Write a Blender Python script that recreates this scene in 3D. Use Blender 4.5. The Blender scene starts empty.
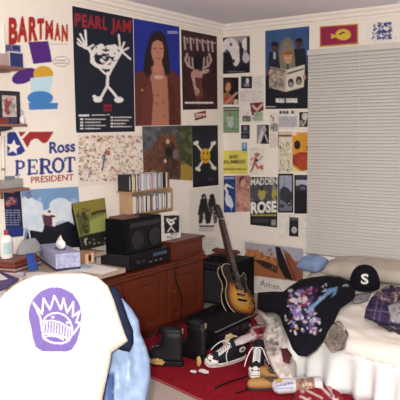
import bpy, bmesh, math, random
import numpy as np
from mathutils import Vector, Matrix, noise
from mathutils.geometry import delaunay_2d_cdt

random.seed(7); rng = np.random.default_rng(7)
SC = bpy.context.scene; COL = SC.collection
PI = math.pi

# ------------------------------------------------------------------ camera model
FPX = 660.0
YAW, PIT, ROLL = math.radians(34.6), math.radians(5.87), math.radians(-.516)
_fw = np.array([-math.sin(YAW)*math.cos(PIT), math.cos(YAW)*math.cos(PIT), -math.sin(PIT)])
_r = np.array([math.cos(YAW), math.sin(YAW), 0.]); _u = np.cross(_r, _fw)
_R = math.cos(ROLL)*_r + math.sin(ROLL)*_u; _U = -math.sin(ROLL)*_r + math.cos(ROLL)*_u
CAM = np.array([3.2546, -5.10607, 1.45])
def ray(px, py): return _fw + _R*(px-200)/FPX - _U*(py-200)/FPX
def WX(px, py, x=0.): d = ray(px, py); return CAM + d*(x-CAM[0])/d[0]
def WY(px, py, y=0.): d = ray(px, py); return CAM + d*(y-CAM[1])/d[1]
def WZ(px, py, z=0.): d = ray(px, py); return CAM + d*(z-CAM[2])/d[2]
def WD(px, py, t): return CAM + ray(px, py)*t
def project(P):
    v = np.asarray(P)-CAM; w = v@_fw
    return 200+FPX*(v@_R)/w, 200-FPX*(v@_U)/w

cd = bpy.data.cameras.new('camera'); cam = bpy.data.objects.new('camera', cd); COL.objects.link(cam)
cd.sensor_width = 36; cd.lens = 36*FPX/400; cd.clip_start = .05
m = Matrix(((_R[0], _U[0], -_fw[0], CAM[0]), (_R[1], _U[1], -_fw[1], CAM[1]), (_R[2], _U[2], -_fw[2], CAM[2]), (0, 0, 0, 1)))
cam.matrix_world = m
SC.camera = cam

# ------------------------------------------------------------------ materials
def lin(c):
    if isinstance(c, str):
        c = tuple(int(c[i:i+2], 16) for i in (0, 2, 4))
    return tuple((v/255/12.92 if v/255 <= .04045 else ((v/255+.055)/1.055)**2.4) for v in c)
_mats = {}
def mat(name, col, rough=.6, metal=0., var=.12, scale=30., spec=.4, bump=0., wave=None, trans=0.):
    if name in _mats: return _mats[name]
    M = bpy.data.materials.new(name); M.use_nodes = True
    nt = M.node_tree; b = nt.nodes['Principled BSDF']; c = lin(col)
    b.inputs['Roughness'].default_value = rough; b.inputs['Metallic'].default_value = metal
    b.inputs['Specular IOR Level'].default_value = spec
    if trans: b.inputs['Transmission Weight'].default_value = trans
    tc = nt.nodes.new('ShaderNodeTexCoord')
    if wave:
        w = nt.nodes.new('ShaderNodeTexNoise'); mp = nt.nodes.new('ShaderNodeMapping')
        mp.inputs['Scale'].default_value = wave; nt.links.new(tc.outputs['Object'], mp.inputs['Vector'])
        nt.links.new(mp.outputs['Vector'], w.inputs['Vector']); w.inputs['Scale'].default_value = scale
        w.inputs['Detail'].default_value = 6
    else:
        w = nt.nodes.new('ShaderNodeTexNoise'); w.inputs['Scale'].default_value = scale; w.inputs['Detail'].default_value = 4
        nt.links.new(tc.outputs['Object'], w.inputs['Vector'])
    mx = nt.nodes.new('ShaderNodeMix'); mx.data_type = 'RGBA'
    mx.inputs['A'].default_value = tuple(max(0, v*(1-var)) for v in c)+(1,)
    mx.inputs['B'].default_value = tuple(min(1, v*(1+var)) for v in c)+(1,)
    nt.links.new(w.outputs['Fac'], mx.inputs['Factor'])
    nt.links.new(mx.outputs['Result'], b.inputs['Base Color'])
    if bump:
        bp = nt.nodes.new('ShaderNodeBump'); bp.inputs['Strength'].default_value = bump; bp.inputs['Distance'].default_value = .01
        nt.links.new(w.outputs['Fac'], bp.inputs['Height']); nt.links.new(bp.outputs['Normal'], b.inputs['Normal'])
    _mats[name] = M; return M
def attrmat(name, rough=.5, spec=.3, bump=0., scale=60.):
    if name in _mats: return _mats[name]
    M = bpy.data.materials.new(name); M.use_nodes = True
    nt = M.node_tree; b = nt.nodes['Principled BSDF']
    a = nt.nodes.new('ShaderNodeAttribute'); a.attribute_name = 'Col'
    nt.links.new(a.outputs['Color'], b.inputs['Base Color'])
    b.inputs['Roughness'].default_value = rough; b.inputs['Specular IOR Level'].default_value = spec
    if bump:
        tc = nt.nodes.new('ShaderNodeTexCoord'); w = nt.nodes.new('ShaderNodeTexNoise'); w.inputs['Scale'].default_value = scale
        nt.links.new(tc.outputs['Object'], w.inputs['Vector'])
        bp = nt.nodes.new('ShaderNodeBump'); bp.inputs['Strength'].default_value = bump; bp.inputs['Distance'].default_value = .006
        nt.links.new(w.outputs['Fac'], bp.inputs['Height']); nt.links.new(bp.outputs['Normal'], b.inputs['Normal'])
    _mats[name] = M; return M
PRINT = attrmat('printed_paper', .55, .25)
CLOTH = attrmat('printed_cloth', .9, .1, .25, 180)
LACQ = attrmat('lacquer_finish', .22, .5)

# ------------------------------------------------------------------ objects
def tag(o, label=None, cat=None, group=None, kind=None):
    if label: o['label'] = label
    if cat: o['category'] = cat
    if group: o['group'] = group
    if kind: o['kind'] = kind
    return o
def thing(name, label, cat, loc=(0, 0, 0), group=None, rot=None):
    o = bpy.data.objects.new(name, None); COL.objects.link(o); o.location = loc
    o.empty_display_size = .05
    if rot: o.rotation_euler = rot
    return tag(o, label, cat, group)
def world_of(o):
    b = Matrix.Translation(o.location) @ o.rotation_euler.to_matrix().to_4x4()
    return b if o.parent is None else world_of(o.parent) @ o.matrix_parent_inverse @ b
def attach(o, p):
    o.parent = p; o.matrix_parent_inverse = world_of(p).inverted(); return o
class MB:
    def __init__(s): s.bm = bmesh.new()
    def hexa(s, c):       # 8 corners: bottom 4 ccw, top 4 ccw
        v = [s.bm.verts.new(p) for p in c]
        for f in ((3, 2, 1, 0), (4, 5, 6, 7), (0, 1, 5, 4), (1, 2, 6, 5), (2, 3, 7, 6), (3, 0, 4, 7)): s.bm.faces.new([v[i] for i in f])
        return s
    def box(s, x0, y0, z0, x1, y1, z1):
        return s.hexa([(x0, y0, z0), (x1, y0, z0), (x1, y1, z0), (x0, y1, z0), (x0, y0, z1), (x1, y0, z1), (x1, y1, z1), (x0, y1, z1)])
    def rings(s, rings, cap0=True, cap1=True, closed=True):
        R = [[s.bm.verts.new(p) for p in r] for r in rings]; n = len(R[0])
        for a, b in zip(R, R[1:]):
            for i in range(n if closed else n-1):
                j = (i+1) % n; s.bm.faces.new((a[i], a[j], b[j], b[i]))
        if cap0: s.bm.faces.new(R[0][::-1])
        if cap1: s.bm.faces.new(R[-1])
        return s
    def tube(s, pts, r, n=8, r1=None):
        pts = [Vector(p) for p in pts]; L = len(pts); rr = []
        up = Vector((0, 0, 1)); pa = None
        for i, p in enumerate(pts):
            t = (pts[min(i+1, L-1)]-pts[max(i-1, 0)]).normalized()
            if pa is None:
                pa = t.cross(up)
                if pa.length < .05: pa = t.cross(Vector((1, 0, 0)))
            pa = (pa - t*pa.dot(t)).normalized(); q = t.cross(pa)
            rad = r if r1 is None else r+(r1-r)*i/(L-1)
            rr.append([p+(pa*math.cos(2*PI*k/n)+q*math.sin(2*PI*k/n))*rad for k in range(n)])
        return s.rings(rr)
    def lathe(s, prof, c=(0, 0, 0), n=20):
        return s.rings([[(c[0]+r*math.cos(2*PI*k/n), c[1]+r*math.sin(2*PI*k/n), c[2]+z) for k in range(n)] for r, z in prof])
    def prism(s, pts, lo, hi, f):   # outline (a,b) extruded; f(a,b,h)->point
        return s.rings([[f(a, b, lo) for a, b in pts], [f(a, b, hi) for a, b in pts]])
    def build(s, name, m, parent=None, bevel=0., smooth=False, seg=2):
        bmesh.ops.recalc_face_normals(s.bm, faces=s.bm.faces)
        me = bpy.data.meshes.new(name); s.bm.to_mesh(me); s.bm.free()
        o = bpy.data.objects.new(name, me); COL.objects.link(o)
        for x in (m if isinstance(m, (list, tuple)) else [m]): me.materials.append(x)
        if smooth:
            for p in me.polygons: p.use_smooth = True
        if bevel:
            b = o.modifiers.new('bevel', 'BEVEL'); b.width = bevel; b.segments = seg; b.limit_method = 'ANGLE'
        if parent is not None: attach(o, parent)
        return o
def local(parent, name, m, fn, **k):       # part given in the parent's own coordinates
    b = MB(); fn(b); o = b.build(name, m, None, **k); o.parent = parent; return o

# ------------------------------------------------------------------ artwork rasteriser (paints the prints' own colours)
_txt = {}
def text_tris(s, bold=0.):
    k = (s, bold)
    if k not in _txt:
        cu = bpy.data.curves.new('lettering', 'FONT'); cu.body = s; cu.offset = bold; cu.resolution_u = 3
        o = bpy.data.objects.new('lettering', cu); COL.objects.link(o)
        bpy.context.view_layer.update()
        me = bpy.data.meshes.new_from_object(o.evaluated_get(bpy.context.evaluated_depsgraph_get()))
        me.calc_loop_triangles()
        V = np.array([v.co[:2] for v in me.vertices]).reshape(-1, 2)
        T = np.array([t.vertices[:] for t in me.loop_triangles]).reshape(-1, 3)
        bpy.data.objects.remove(o); bpy.data.curves.remove(cu); bpy.data.meshes.remove(me)
        mn, mxx = V.min(0), V.max(0); V = (V-[mn[0], 0]); w = mxx[0]-mn[0]
        _txt[k] = (V/[w, .69], T)
    return _txt[k]
class Canvas:
    K = 4
    def __init__(s, x0, y0, x1, y1, bg):
        s.x0, s.y0 = x0, y0; s.w = int((x1-x0)*s.K)+1; s.h = int((y1-y0)*s.K)+1
        s.a = np.empty((s.h, s.w, 3)); s.a[:] = lin(bg)
    def _grid(s, lo, hi):
        i0 = max(0, int((lo[0]-s.x0)*s.K)-1); i1 = min(s.w, int((hi[0]-s.x0)*s.K)+2)
        j0 = max(0, int((lo[1]-s.y0)*s.K)-1); j1 = min(s.h, int((hi[1]-s.y0)*s.K)+2)
        if i1 <= i0 or j1 <= j0: return None
        X, Y = np.meshgrid(s.x0+np.arange(i0, i1)/s.K, s.y0+np.arange(j0, j1)/s.K)
        return slice(j0, j1), slice(i0, i1), X, Y
    def _put(s, g, msk, c, al=1.):
        sl = s.a[g[0], g[1]]; c = np.array(lin(c)); sl[msk] = sl[msk]*(1-al)+c*al
    def poly(s, pts, c, al=1.):
        p = np.array(pts, float); g = s._grid(p.min(0), p.max(0))
        if g is None: return s
        X, Y = g[2], g[3]; ins = np.zeros(X.shape, bool); n = len(p)
        for i in range(n):
            x1, y1 = p[i]; x2, y2 = p[(i+1) % n]
            if y1 == y2: continue
            ins ^= ((y1 > Y) != (y2 > Y)) & (X < (x2-x1)*(Y-y1)/(y2-y1)+x1)
        s._put(g, ins, c, al); return s
    def rect(s, x0, y0, x1, y1, c, al=1.): return s.poly([(x0, y0), (x1, y0), (x1, y1), (x0, y1)], c, al)
    def ell(s, cx, cy, rx, ry, c, al=1., rot=0.):
        m_ = max(rx, ry); g = s._grid((cx-m_, cy-m_), (cx+m_, cy+m_))
        if g is None: return s
        dx, dy = g[2]-cx, g[3]-cy; co, si = math.cos(rot), math.sin(rot)
        s._put(g, ((dx*co+dy*si)/rx)**2+((dy*co-dx*si)/ry)**2 <= 1, c, al); return s
    def line(s, pts, w, c, al=1.):
        p = np.array(pts, float); g = s._grid(p.min(0)-w, p.max(0)+w)
        if g is None: return s
        X, Y = g[2], g[3]; d = np.full(X.shape, 1e9)
        for a, b in zip(p, p[1:]):
            ab = b-a; t = np.clip(((X-a[0])*ab[0]+(Y-a[1])*ab[1])/max(ab@ab, 1e-9), 0, 1)
            d = np.minimum(d, np.hypot(X-a[0]-t*ab[0], Y-a[1]-t*ab[1]))
        s._put(g, d <= w/2, c, al); return s
    def ring(s, cx, cy, rx, ry, w, c, a0=0, a1=360):
        return s.line([(cx+rx*math.cos(math.radians(a)), cy+ry*math.sin(math.radians(a))) for a in np.linspace(a0, a1, 40)], w, c)
    def text(s, t, x0, y0, x1, y1, h, c, bold=0., h1=None):   # baseline from (x0,y0) to (x1,y1), cap height h (h1 at the end)
        V, T = text_tris(t, bold); h1 = h if h1 is None else h1
        X = x0+(x1-x0)*V[:, 0]; Y = y0+(y1-y0)*V[:, 0]-(h+(h1-h)*V[:, 0])*V[:, 1]
        for tr in T: s.poly(list(zip(X[tr], Y[tr])), c)
        return s
    def speck(s, n, box, size, pal, al=1.):
        for _ in range(n):
            x, y = random.uniform(box[0], box[2]), random.uniform(box[1], box[3])
            s.ell(x, y, random.uniform(*size), random.uniform(*size), random.choice(pal), al, random.uniform(0, 3))
        return s
    def words(s, x0, y0, x1, y1, rows, c, gap=.45, al=1., seed=1):
        r = random.Random(seed); dy = (y1-y0)/rows
        for k in range(rows):
            x = x0; yy = y0+dy*(k+.5)
            while x < x1-.6:
                w = min(r.uniform(1., 3.4), x1-x); s.line([(x, yy), (x+w, yy)], dy*.45, c, al); x += w+gap+dy*.4
        return s
    def mottle(s, amp, scale):
        n0, n1 = int(s.h/scale)+2, int(s.w/scale)+2; g = rng.normal(size=(n0, n1))
        yy = np.arange(s.h)/scale; xx = np.arange(s.w)/scale; j = yy.astype(int); i = xx.astype(int); fy = (yy-j)[:, None]; fx = (xx-i)[None]
        v = (g[j][:, i]*(1-fy)*(1-fx)+g[j+1][:, i]*fy*(1-fx)+g[j][:, i+1]*(1-fy)*fx+g[j+1][:, i+1]*fy*fx)
        s.a *= np.clip(1+amp*v, .2, 1.9)[..., None]; return s
    def sample(s, X, Y):
        a = s.a; p = np.pad(a, ((1, 1), (1, 1), (0, 0)), 'edge')
        b = sum(p[1+dy:1+dy+s.h, 1+dx:1+dx+s.w] for dx in (-1, 0, 1) for dy in (-1, 0, 1))/9
        i = np.clip(((X-s.x0)*s.K).round().astype(int), 0, s.w-1); j = np.clip(((Y-s.y0)*s.K).round().astype(int), 0, s.h-1)
        return np.clip(b[j, i], 0, 1)
def set_cols(me, cols):
    at = me.attributes.new('Col', 'FLOAT_COLOR', 'POINT')
    at.data.foreach_set('color', np.hstack([cols, np.ones((len(cols), 1))]).astype(np.float32).ravel())
def panel(name, quad, surf, cv, off=.003, th=.0015, step=.6, parent=None, m=None, bow=0.):
    """a printed sheet with its own thickness on a surface; quad = TL,TR,BR,BL, surf(px,py)->point"""
    q = [np.array(surf(*p)) for p in quad]
    pl = np.array(quad, float)
    nu = max(2, int(np.linalg.norm(pl[1]-pl[0])/step)); nv = max(2, int(np.linalg.norm(pl[3]-pl[0])/step))
    n = np.cross(q[1]-q[0], q[3]-q[0]); n /= np.linalg.norm(n)
    if n@(CAM-q[0]) < 0: n = -n
    U, V = np.meshgrid(np.linspace(0, 1, nu+1), np.linspace(0, 1, nv+1))
    U = U.ravel()[:, None]; V = V.ravel()[:, None]
    P = q[0]*(1-U)*(1-V)+q[1]*U*(1-V)+q[2]*U*V+q[3]*(1-U)*V
    w = P-CAM; dep = w@_fw; X = 200+FPX*(w@_R)/dep; Y = 200-FPX*(w@_U)/dep
    cols = cv.sample(X, Y)
    off = off*.34; F = P+n*(off+th)+n*(bow*(np.sin(U*PI)*np.sin(V*PI))); N = len(F)
    idx = np.arange(N).reshape(nv+1, nu+1)
    border = np.concatenate([idx[0], idx[1:, -1], idx[-1, -2::-1], idx[-2:0:-1, 0]])
    B = P[border]+n*off
    faces = np.stack([idx[:-1, :-1], idx[1:, :-1], idx[1:, 1:], idx[:-1, 1:]], -1).reshape(-1, 4).tolist()
    nb = len(border)
    for k in range(nb): faces.append([border[k], border[(k+1) % nb], N+(k+1) % nb, N+k])
    faces.append([N+k for k in range(nb)])
    me = bpy.data.meshes.new(name); me.from_pydata(np.vstack([F, B]).tolist(), [], faces); me.update()
    set_cols(me, np.vstack([cols, cols[border]]))
    me.materials.append(m or PRINT); o = bpy.data.objects.new(name, me); COL.objects.link(o)
    if parent is not None: attach(o, parent)
    return o
def poster(name, label, cat, quad, wall, cv, off=.003, group=None, step=.6):
    o = panel(name, quad, WX if wall == 'L' else WY, cv, off, step=step)
    c = sum((Vector(v.co) for v in o.data.vertices), Vector())/len(o.data.vertices)
    o.data.transform(Matrix.Translation(-c)); o.location = c
    return tag(o, label, cat, group)
def bb(quad, pad=1): 
    a = np.array(quad); return (a[:, 0].min()-pad, a[:, 1].min()-pad, a[:, 0].max()+pad, a[:, 1].max()+pad)
def cloth(name, outline, pos, cv, step=2., H=.02, R=5., back=.5, m=None, wr=.0, ws=8., parent=None, col=None):
    """soft sheet traced by an outline: closed front and back sides, rounded rim, wrinkles. pos(px,py,h)->point"""
    P = [Vector(p) for p in outline]; rim = []
    for a, b in zip(P, P[1:]+P[:1]):
        n = max(1, int((b-a).length/step))
        rim += [a+(b-a)*k/n for k in range(n)]
    A = np.array([(p.x, p.y) for p in rim]); S = np.array([(p.x, p.y) for p in P])
    def edge_d(X, Y):
        d = np.full(X.shape, 1e9); ins = np.zeros(X.shape, bool)
        for i in range(len(S)):
            a, b = S[i], S[(i+1) % len(S)]; ab = b-a
            t = np.clip(((X-a[0])*ab[0]+(Y-a[1])*ab[1])/max(ab@ab, 1e-9), 0, 1)
            d = np.minimum(d, np.hypot(X-a[0]-t*ab[0], Y-a[1]-t*ab[1]))
            if a[1] != b[1]: ins ^= ((a[1] > Y) != (b[1] > Y)) & (X < (b[0]-a[0])*(Y-a[1])/(b[1]-a[1])+a[0])
        return d, ins
    gx, gy = np.meshgrid(np.arange(A[:, 0].min(), A[:, 0].max(), step), np.arange(A[:, 1].min(), A[:, 1].max(), step))
    gx = gx+rng.uniform(-.2, .2, gx.shape)*step; gy = gy+rng.uniform(-.2, .2, gy.shape)*step
    d, ins = edge_d(gx, gy); k = ins & (d > step*.55)
    pts = [Vector((x, y)) for x, y in A]+[Vector((x, y)) for x, y in zip(gx[k], gy[k])]
    nr = len(A)
    vs, es, fs, _, _, _ = delaunay_2d_cdt(pts, [], [list(range(nr))], 1, 1e-5)
    XY = np.array([(v.x, v.y) for v in vs]); dd, _ = edge_d(XY[:, 0], XY[:, 1])
    t = np.clip(dd/R, 0, 1); h = H*np.sqrt(np.maximum(0, 1-(1-t)**2))
    seed = random.uniform(0, 50)
    w = np.array([noise.fractal(Vector((x/ws, y/ws*.6, seed)), 1., 2., 3)+.5*noise.noise(Vector((x/ws*2.2, y/ws*.7, seed))) for x, y in XY])
    F = [pos(x, y, hh+wr*ww*tt) for (x, y), hh, ww, tt in zip(XY, h, w, t)]
    isr = dd < 1e-3; n = len(F); bi = np.arange(n); Bv = []
    for i in range(n):
        if not isr[i]: bi[i] = n+len(Bv); Bv.append(pos(XY[i, 0], XY[i, 1], -h[i]*back))
    fl = [list(f) for f in fs]; fl += [[int(bi[j]) for j in f][::-1] for f in fs]
    V = np.array(F+Bv)
    cols = cv.sample(XY[:, 0], XY[:, 1]) if cv is not None else np.tile(lin(col), (n, 1))
    cols = np.vstack([cols]+[cols[i:i+1] for i in range(n) if not isr[i]])
    c = V.mean(0) if parent is None else np.zeros(3)
    me = bpy.data.meshes.new(name); me.from_pydata((V-c).tolist(), [], fl); me.update(); set_cols(me, cols)
    for p in me.polygons: p.use_smooth = True
    me.materials.append(m or CLOTH); o = bpy.data.objects.new(name, me); COL.objects.link(o); o.location = c
    bm = bmesh.new(); bm.from_mesh(me); bmesh.ops.recalc_face_normals(bm, faces=bm.faces); bm.to_mesh(me); bm.free()
    if parent is not None: o.location = (0, 0, 0); attach(o, parent)
    return o

# ================================================================== THE ROOM
WALL = mat('cream_wall_paint', 'e4dbd0', .75, var=.03, scale=8, spec=.2)
CEIL = mat('ceiling_paint', 'e3dfe6', .85, var=.05, scale=3, spec=.1)
TRIM = mat('white_trim_paint', 'e6ddd4', .5, var=.02)
CARPET = mat('greige_carpet', 'ab9c94', .95, var=.3, scale=220, spec=.05, bump=.5)
YB, XR, HC = -5.9, 4.3, 2.40
def struct(name, fn, m, parent=None, **k):
    b = MB(); fn(b); o = b.build(name, m, parent, **k); return tag(o, kind='structure')
struct('floor', lambda b: b.box(-.1, YB, -.1, XR, .1, 0), CARPET)
struct('ceiling', lambda b: b.box(-.1, YB, HC, XR, .1, HC+.1), CEIL)
struct('wall_left', lambda b: b.box(-.1, YB, 0, 0, .1, HC), WALL)
struct('wall_back', lambda b: b.box(0, 0, 0, XR, .1, HC), WALL)
def crown(b, wall):
    prof = [(0, 0), (0, -.075), (.012, -.075), (.016, -.06), (.03, -.05), (.036, -.03), (.05, -.018), (.055, 0)]
    if wall == 'L': b.prism(prof, YB, 0, lambda p, q, h: (p, h, HC+q))
    else: b.prism(prof, 0, XR, lambda p, q, h: (h, -p, HC+q))
struct('trim_1', lambda b: crown(b, 'L'), TRIM)
struct('trim_2', lambda b: crown(b, 'B'), TRIM)
struct('baseboard_left', lambda b: b.box(0, YB, 0, .014, -.014, .09), TRIM, bevel=.004)
struct('baseboard_back', lambda b: b.box(0, -.014, 0, XR, 0, .09), TRIM, bevel=.004)
# window behind the blind, with its sill
GLASS = mat('window_glass', 'c9d3da', .05, var=.02, spec=.5)
WX0, WX1, WZ0, WZ1 = .875, 2.45, .435, 2.07
def wframe(b):
    for a in ((WX0, WZ0, WX1, WZ0+.05), (WX0, WZ1-.05, WX1, WZ1), (WX0, WZ0+.05, WX0+.05, WZ1-.05), (WX1-.05, WZ0+.05, WX1, WZ1-.05), (WX0+.05, 1.23, WX1-.05, 1.27)):
        b.box(a[0], -.014, a[1], a[2], 0, a[3])
win = struct('window_1', wframe, TRIM)
struct('pane', lambda b: b.box(WX0+.05, -.006, WZ0+.05, WX1-.05, -.002, WZ1-.05), GLASS, parent=win)
struct('trim_3', lambda b: b.box(.83, -.045, .362, 2.52, 0, .412), TRIM, bevel=.006)

# venetian blind
bl = thing('venetian_blind', 'closed off-white venetian blind covering the window in the right wall', 'blind', (1.66, -.03, .42))
BLM = mat('blind_slat_paint', 'c4bfb9', .45, var=.03, scale=4)
BX0, BX1 = .850, 2.48
z1 = 2.10; z0 = .44; NS = 62
b = MB(); b.box(BX0, -.05, z1-.03, BX1, -.016, z1+.012); b.build('head_rail', BLM, bl, bevel=.003)
b = MB()
for k in range(NS):
    zc = z1-.045-(z1-.045-z0)*k/(NS-1); rr = []
    for t in np.linspace(-1, 1, 6):
        rr.append((-.033-.007*t-.0035*(1-t*t), zc-.0145*t))
    rb = [(y+.0012, z) for y, z in rr[::-1]]
    prof = rr+rb
    b.rings([[(BX0+.004, y, z) for y, z in prof], [(BX1-.004, y, z) for y, z in prof]])
b.build('slats', BLM, bl)
b = MB(); b.box(BX0, -.046, .420, BX1, -.022, .434); b.build('bottom_rail', BLM, bl, bevel=.003)
CORD = mat('blind_cord', 'd2cdc6', .8)
for xx in (.98, 1.30, 1.66, 2.02, 2.36):
    b = MB(); b.tube([(xx, -.045, z1-.03), (xx, -.0455, .434)], .0016, 6); b.build('ladder_cord', CORD, bl)

# ================================================================== POSTERS ON THE LEFT WALL
q = [(7, 14), (69.5, 10.5), (71.8, 117), (7, 122)]
c = Canvas(*bb(q), 'e2d9cf')
W = ['a1252b', 'd8a24a']
for dx, dy, col in ((-.6, .7, 'd8a862'), (0, 0, '9c2129')):
    for ch, x0, x1, yb, h in (('B', 8.6, 17.6, 43, 24), ('A', 17.2, 27.4, 40.6, 22.6), ('R', 28.6, 37.6, 39.6, 21.5), ('T', 37.2, 44, 38.2, 18.5), ('M', 45.2, 53, 38.6, 17), ('A', 54.2, 60.4, 39.4, 15.2), ('N', 61.6, 67.6, 40.6, 15)):
        c.text(ch, x0+dx, yb+dy, x1+dx, yb+dy-.4, h, col, .05)
# plain overlapping blocks of colour in place of the drawn figure
c.poly([(28, 42), (48, 41), (52, 62), (33, 64)], '4c2473').ell(24, 76, 13, 7, '4c2473', rot=-.4).ell(43, 74, 10, 8, 'c79a2d').poly([(30, 78), (53, 76), (50, 92), (31, 94)], 'b4d0dc').ell(40, 98, 13, 7, '3f78b4').poly([(28, 103), (58, 103), (57, 109), (29, 110)], '3f78b4')
c.ring(61, 61.5, 8.2, 5, .5, '6a6570').words(55, 59, 67, 64.5, 2, '8a858c').words(48, 43.2, 68, 45, 1, 'b3a8a4')
poster('wall_poster', 'white poster with large red lettering over purple, yellow and blue shapes', 'poster', q, 'L', c)

q = [(72, 6), (132.6, 18), (134.5, 131.6), (76, 132.8)]
c = Canvas(*bb(q), '161b2b')
for ch, x0, x1 in (('P', 74.4, 80.6), ('E', 81.6, 86.8), ('A', 87, 94.4), ('R', 95, 101.6), ('L', 102.6, 107), ('J', 110.4, 114.6), ('A', 115, 121.6), ('M', 122.4, 131)):
    y = 25.8+(x0-74.4)*.118; c.text(ch, x0, y, x1, y+.5, 12.3-(x0-74)*.02, '8e2430', .04)
WH = 'ded9d6'
for pts, w in (([(84, 47), (79, 45), (77.5, 43)], 2), ([(84, 46), (77.5, 39)], 2), ([(85, 45), (80, 34)], 2), ([(86, 45), (85, 30.5)], 2.2), ([(88, 48), (93, 45)], 2),
               ([(84, 47), (89, 49), (90.5, 52), (93.5, 62)], 3), ([(120, 50), (118.5, 35)], 2), ([(121, 50), (124, 42.5)], 2), ([(122, 51), (128, 48)], 1.8), ([(122, 52), (130, 59)], 2), ([(119, 49), (114, 45)], 2), ([(121, 51), (119, 55), (114.5, 63)], 3),
               ([(93, 53), (96, 48.5), (101, 46), (104, 49.5), (108, 47.5), (113, 47), (116, 52), (116.5, 58), (112, 66)], 4.5), ([(92, 54), (92, 62), (97, 66), (104, 67), (111, 67)], 4),
               ([(97, 66), (104, 73), (108, 75)], 2), ([(114, 64), (110, 72), (108, 76)], 2.2), ([(107.5, 73), (107, 87)], 3), ([(107, 86), (101, 97), (97, 99)], 2.6), ([(107, 86), (112.5, 92), (117, 98)], 2.6)):
    c.line(pts, w, WH)
c.ell(97.5, 99.5, 4.6, 3, WH).ell(118.5, 99.8, 4.6, 3, WH).ell(94, 96.5, 2, 1.6, WH).ell(105, 56, 9, 7, '161b2b').line([(100, 51), (106, 53), (111, 51)], 2.2, WH).line([(101, 60), (105, 64), (110, 61)], 3, WH)
c.ell(99, 52, 4, 3, WH).ell(112, 53, 4, 4, WH).speck(26, (92, 47, 117, 66), (.5, 1.2), ['161b2b', WH], .8)
c.rect(103.3, 104.5, 111.5, 111.5, '7c1f2b').rect(104.3, 107, 110.5, 109.5, '57151f')
c.line([(79, 115.5), (88, 115.3)], 1.8, WH).line([(92, 115.2), (109, 114.8)], .7, WH)
for k in range(4):
    y = 119.3+k*3.1
    c.rect(80, y-.8, 83, y+.8, WH).words(85, y-1, 105-k%2*4, y+1, 1, 'cfcbc8', .2).rect(110.5, y-2.6, 113, y-1.2, WH).words(114, y-3, 131-k%3*3, y-.9, 1, 'cfcbc8', .2)
poster('wall_poster', 'tall black poster with dark red lettering over a white stick figure', 'poster', q, 'L', c, off=.004)

q = [(133.4, 18.4), (179, 26.8), (180.8, 125), (135.2, 126)]
c = Canvas(*bb(q), '1f2c8c'); c.mottle(.08, 40)
c.poly([(135, 73), (143, 71), (150, 66), (165, 66), (173, 71), (181, 78), (182, 127), (134, 127)], '5b2b22')     # jacket
c.poly([(152, 62), (164, 62), (167, 78), (169, 127), (151, 127), (150, 80)], 'a8705a')                             # shirt
c.poly([(151, 80), (153, 100), (151, 127), (140, 127), (143, 90)], '64302a').poly([(167, 78), (171, 100), (169, 127), (176, 127), (174, 90)], '4a221e')
hair = [(156, 31), (162, 32), (166, 38), (168, 50), (169.5, 64), (170, 73), (165, 76), (163, 66), (150, 66), (152, 74), (147, 77), (143, 71), (144.5, 56), (147.5, 42), (151, 34)]
c.poly(hair, '231716').ell(157.3, 51, 6.2, 12.5, 'b67c68').poly([(153.6, 61), (161.5, 61), (162.5, 70), (157.5, 74), (153, 70)], 'b67c68').ell(158.5, 77.2, 5, 2.2, 'c6a598')
c.poly([(150.5, 46), (152, 38), (157, 36.5), (163, 38), (165, 50), (162, 42), (157, 40), (153, 42)], '231716').line([(153.2, 48.3), (156.2, 48.6)], 1, '54302a').line([(159.4, 48.6), (162, 48.4)], 1, '54302a')
c.line([(157.8, 50), (158, 55)], .7, '9a5f50').line([(155.3, 58.3), (160.3, 58.3)], 1, '8a4a45').speck(40, (137, 80, 180, 125), (.4, 1.6), ['4d241e', '6b3529'], .6).ell(142, 90, 1, 1, 'b98c3a')
c.words(167.5, 30.8, 177, 34, 2, 'c9cbe4', .3)
poster('wall_poster', 'blue poster of a long-haired person in a brown jacket', 'poster', q, 'L', c, off=.003)

q = [(181, 29.4), (216.6, 36.4), (217.3, 109), (182.7, 109.8)]
c = Canvas(*bb(q), '35191f'); c.mottle(.2, 20)
for k, x in enumerate((184, 190, 196.4, 202, 207.4, 211.6)):
    c.line([(x, 37+k*.9), (x+1, 49+k*.5)], 1.7, 'b99f9d').line([(x, 38+k*.9), (x+3.4, 38.6+k*.9), (x+3.4, 43)], 1.1, 'b99f9d')
for s_ in (-1, 1):
    c.line([(198+s_*1.5, 70), (198+s_*10, 66), (198+s_*13, 60), (198+s_*11, 54)], 2, 'b39a92').line([(198+s_*5, 68), (198+s_*6, 58)], 1.6, 'b39a92').line([(198+s_*9, 66), (198+s_*9.4, 57)], 1.5, 'b39a92')
c.ell(198, 63, 5, 10, '140d15').ell(196.5, 75, 6, 5.5, 'b0877b').ell(205, 71.5, 4.5, 2, 'b89a90', rot=-.3).poly([(193, 77), (201, 78), (203, 96), (198, 104), (193, 92)], '5f2a27').line([(193, 78), (195, 88), (197, 93)], 2.6, 'b79a8c').line([(200, 80), (202, 97)], 1.2, '7a3b33').ell(197, 92, 2.5, 4, 'a98473')
c.speck(30, (183, 70, 216, 100), (.5, 2), ['4b2226', '2a1319', '5d2c2c'], .5)
c.words(185.5, 100.8, 213.5, 104.8, 1, 'dad0cb', .05, seed=4)
poster('wall_poster', 'dark maroon poster of a deer skull with antlers and pale lettering', 'poster', q, 'L', c, off=.003)

q = [(194, 113.4), (205.6, 110.4), (206, 117.6), (195, 120.6)]
c = Canvas(*bb(q), '8a3a2c'); c.rect(195.5, 114, 204.5, 116, 'c8a78d').words(195.5, 113, 205, 118.5, 2, 'e3d4c3', .3).line([(195, 119), (205, 116.4)], 1.2, '4a1d1c')
poster('sticker', 'small tilted red and cream sticker below the deer skull poster', 'sticker', q, 'L', c)

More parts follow.
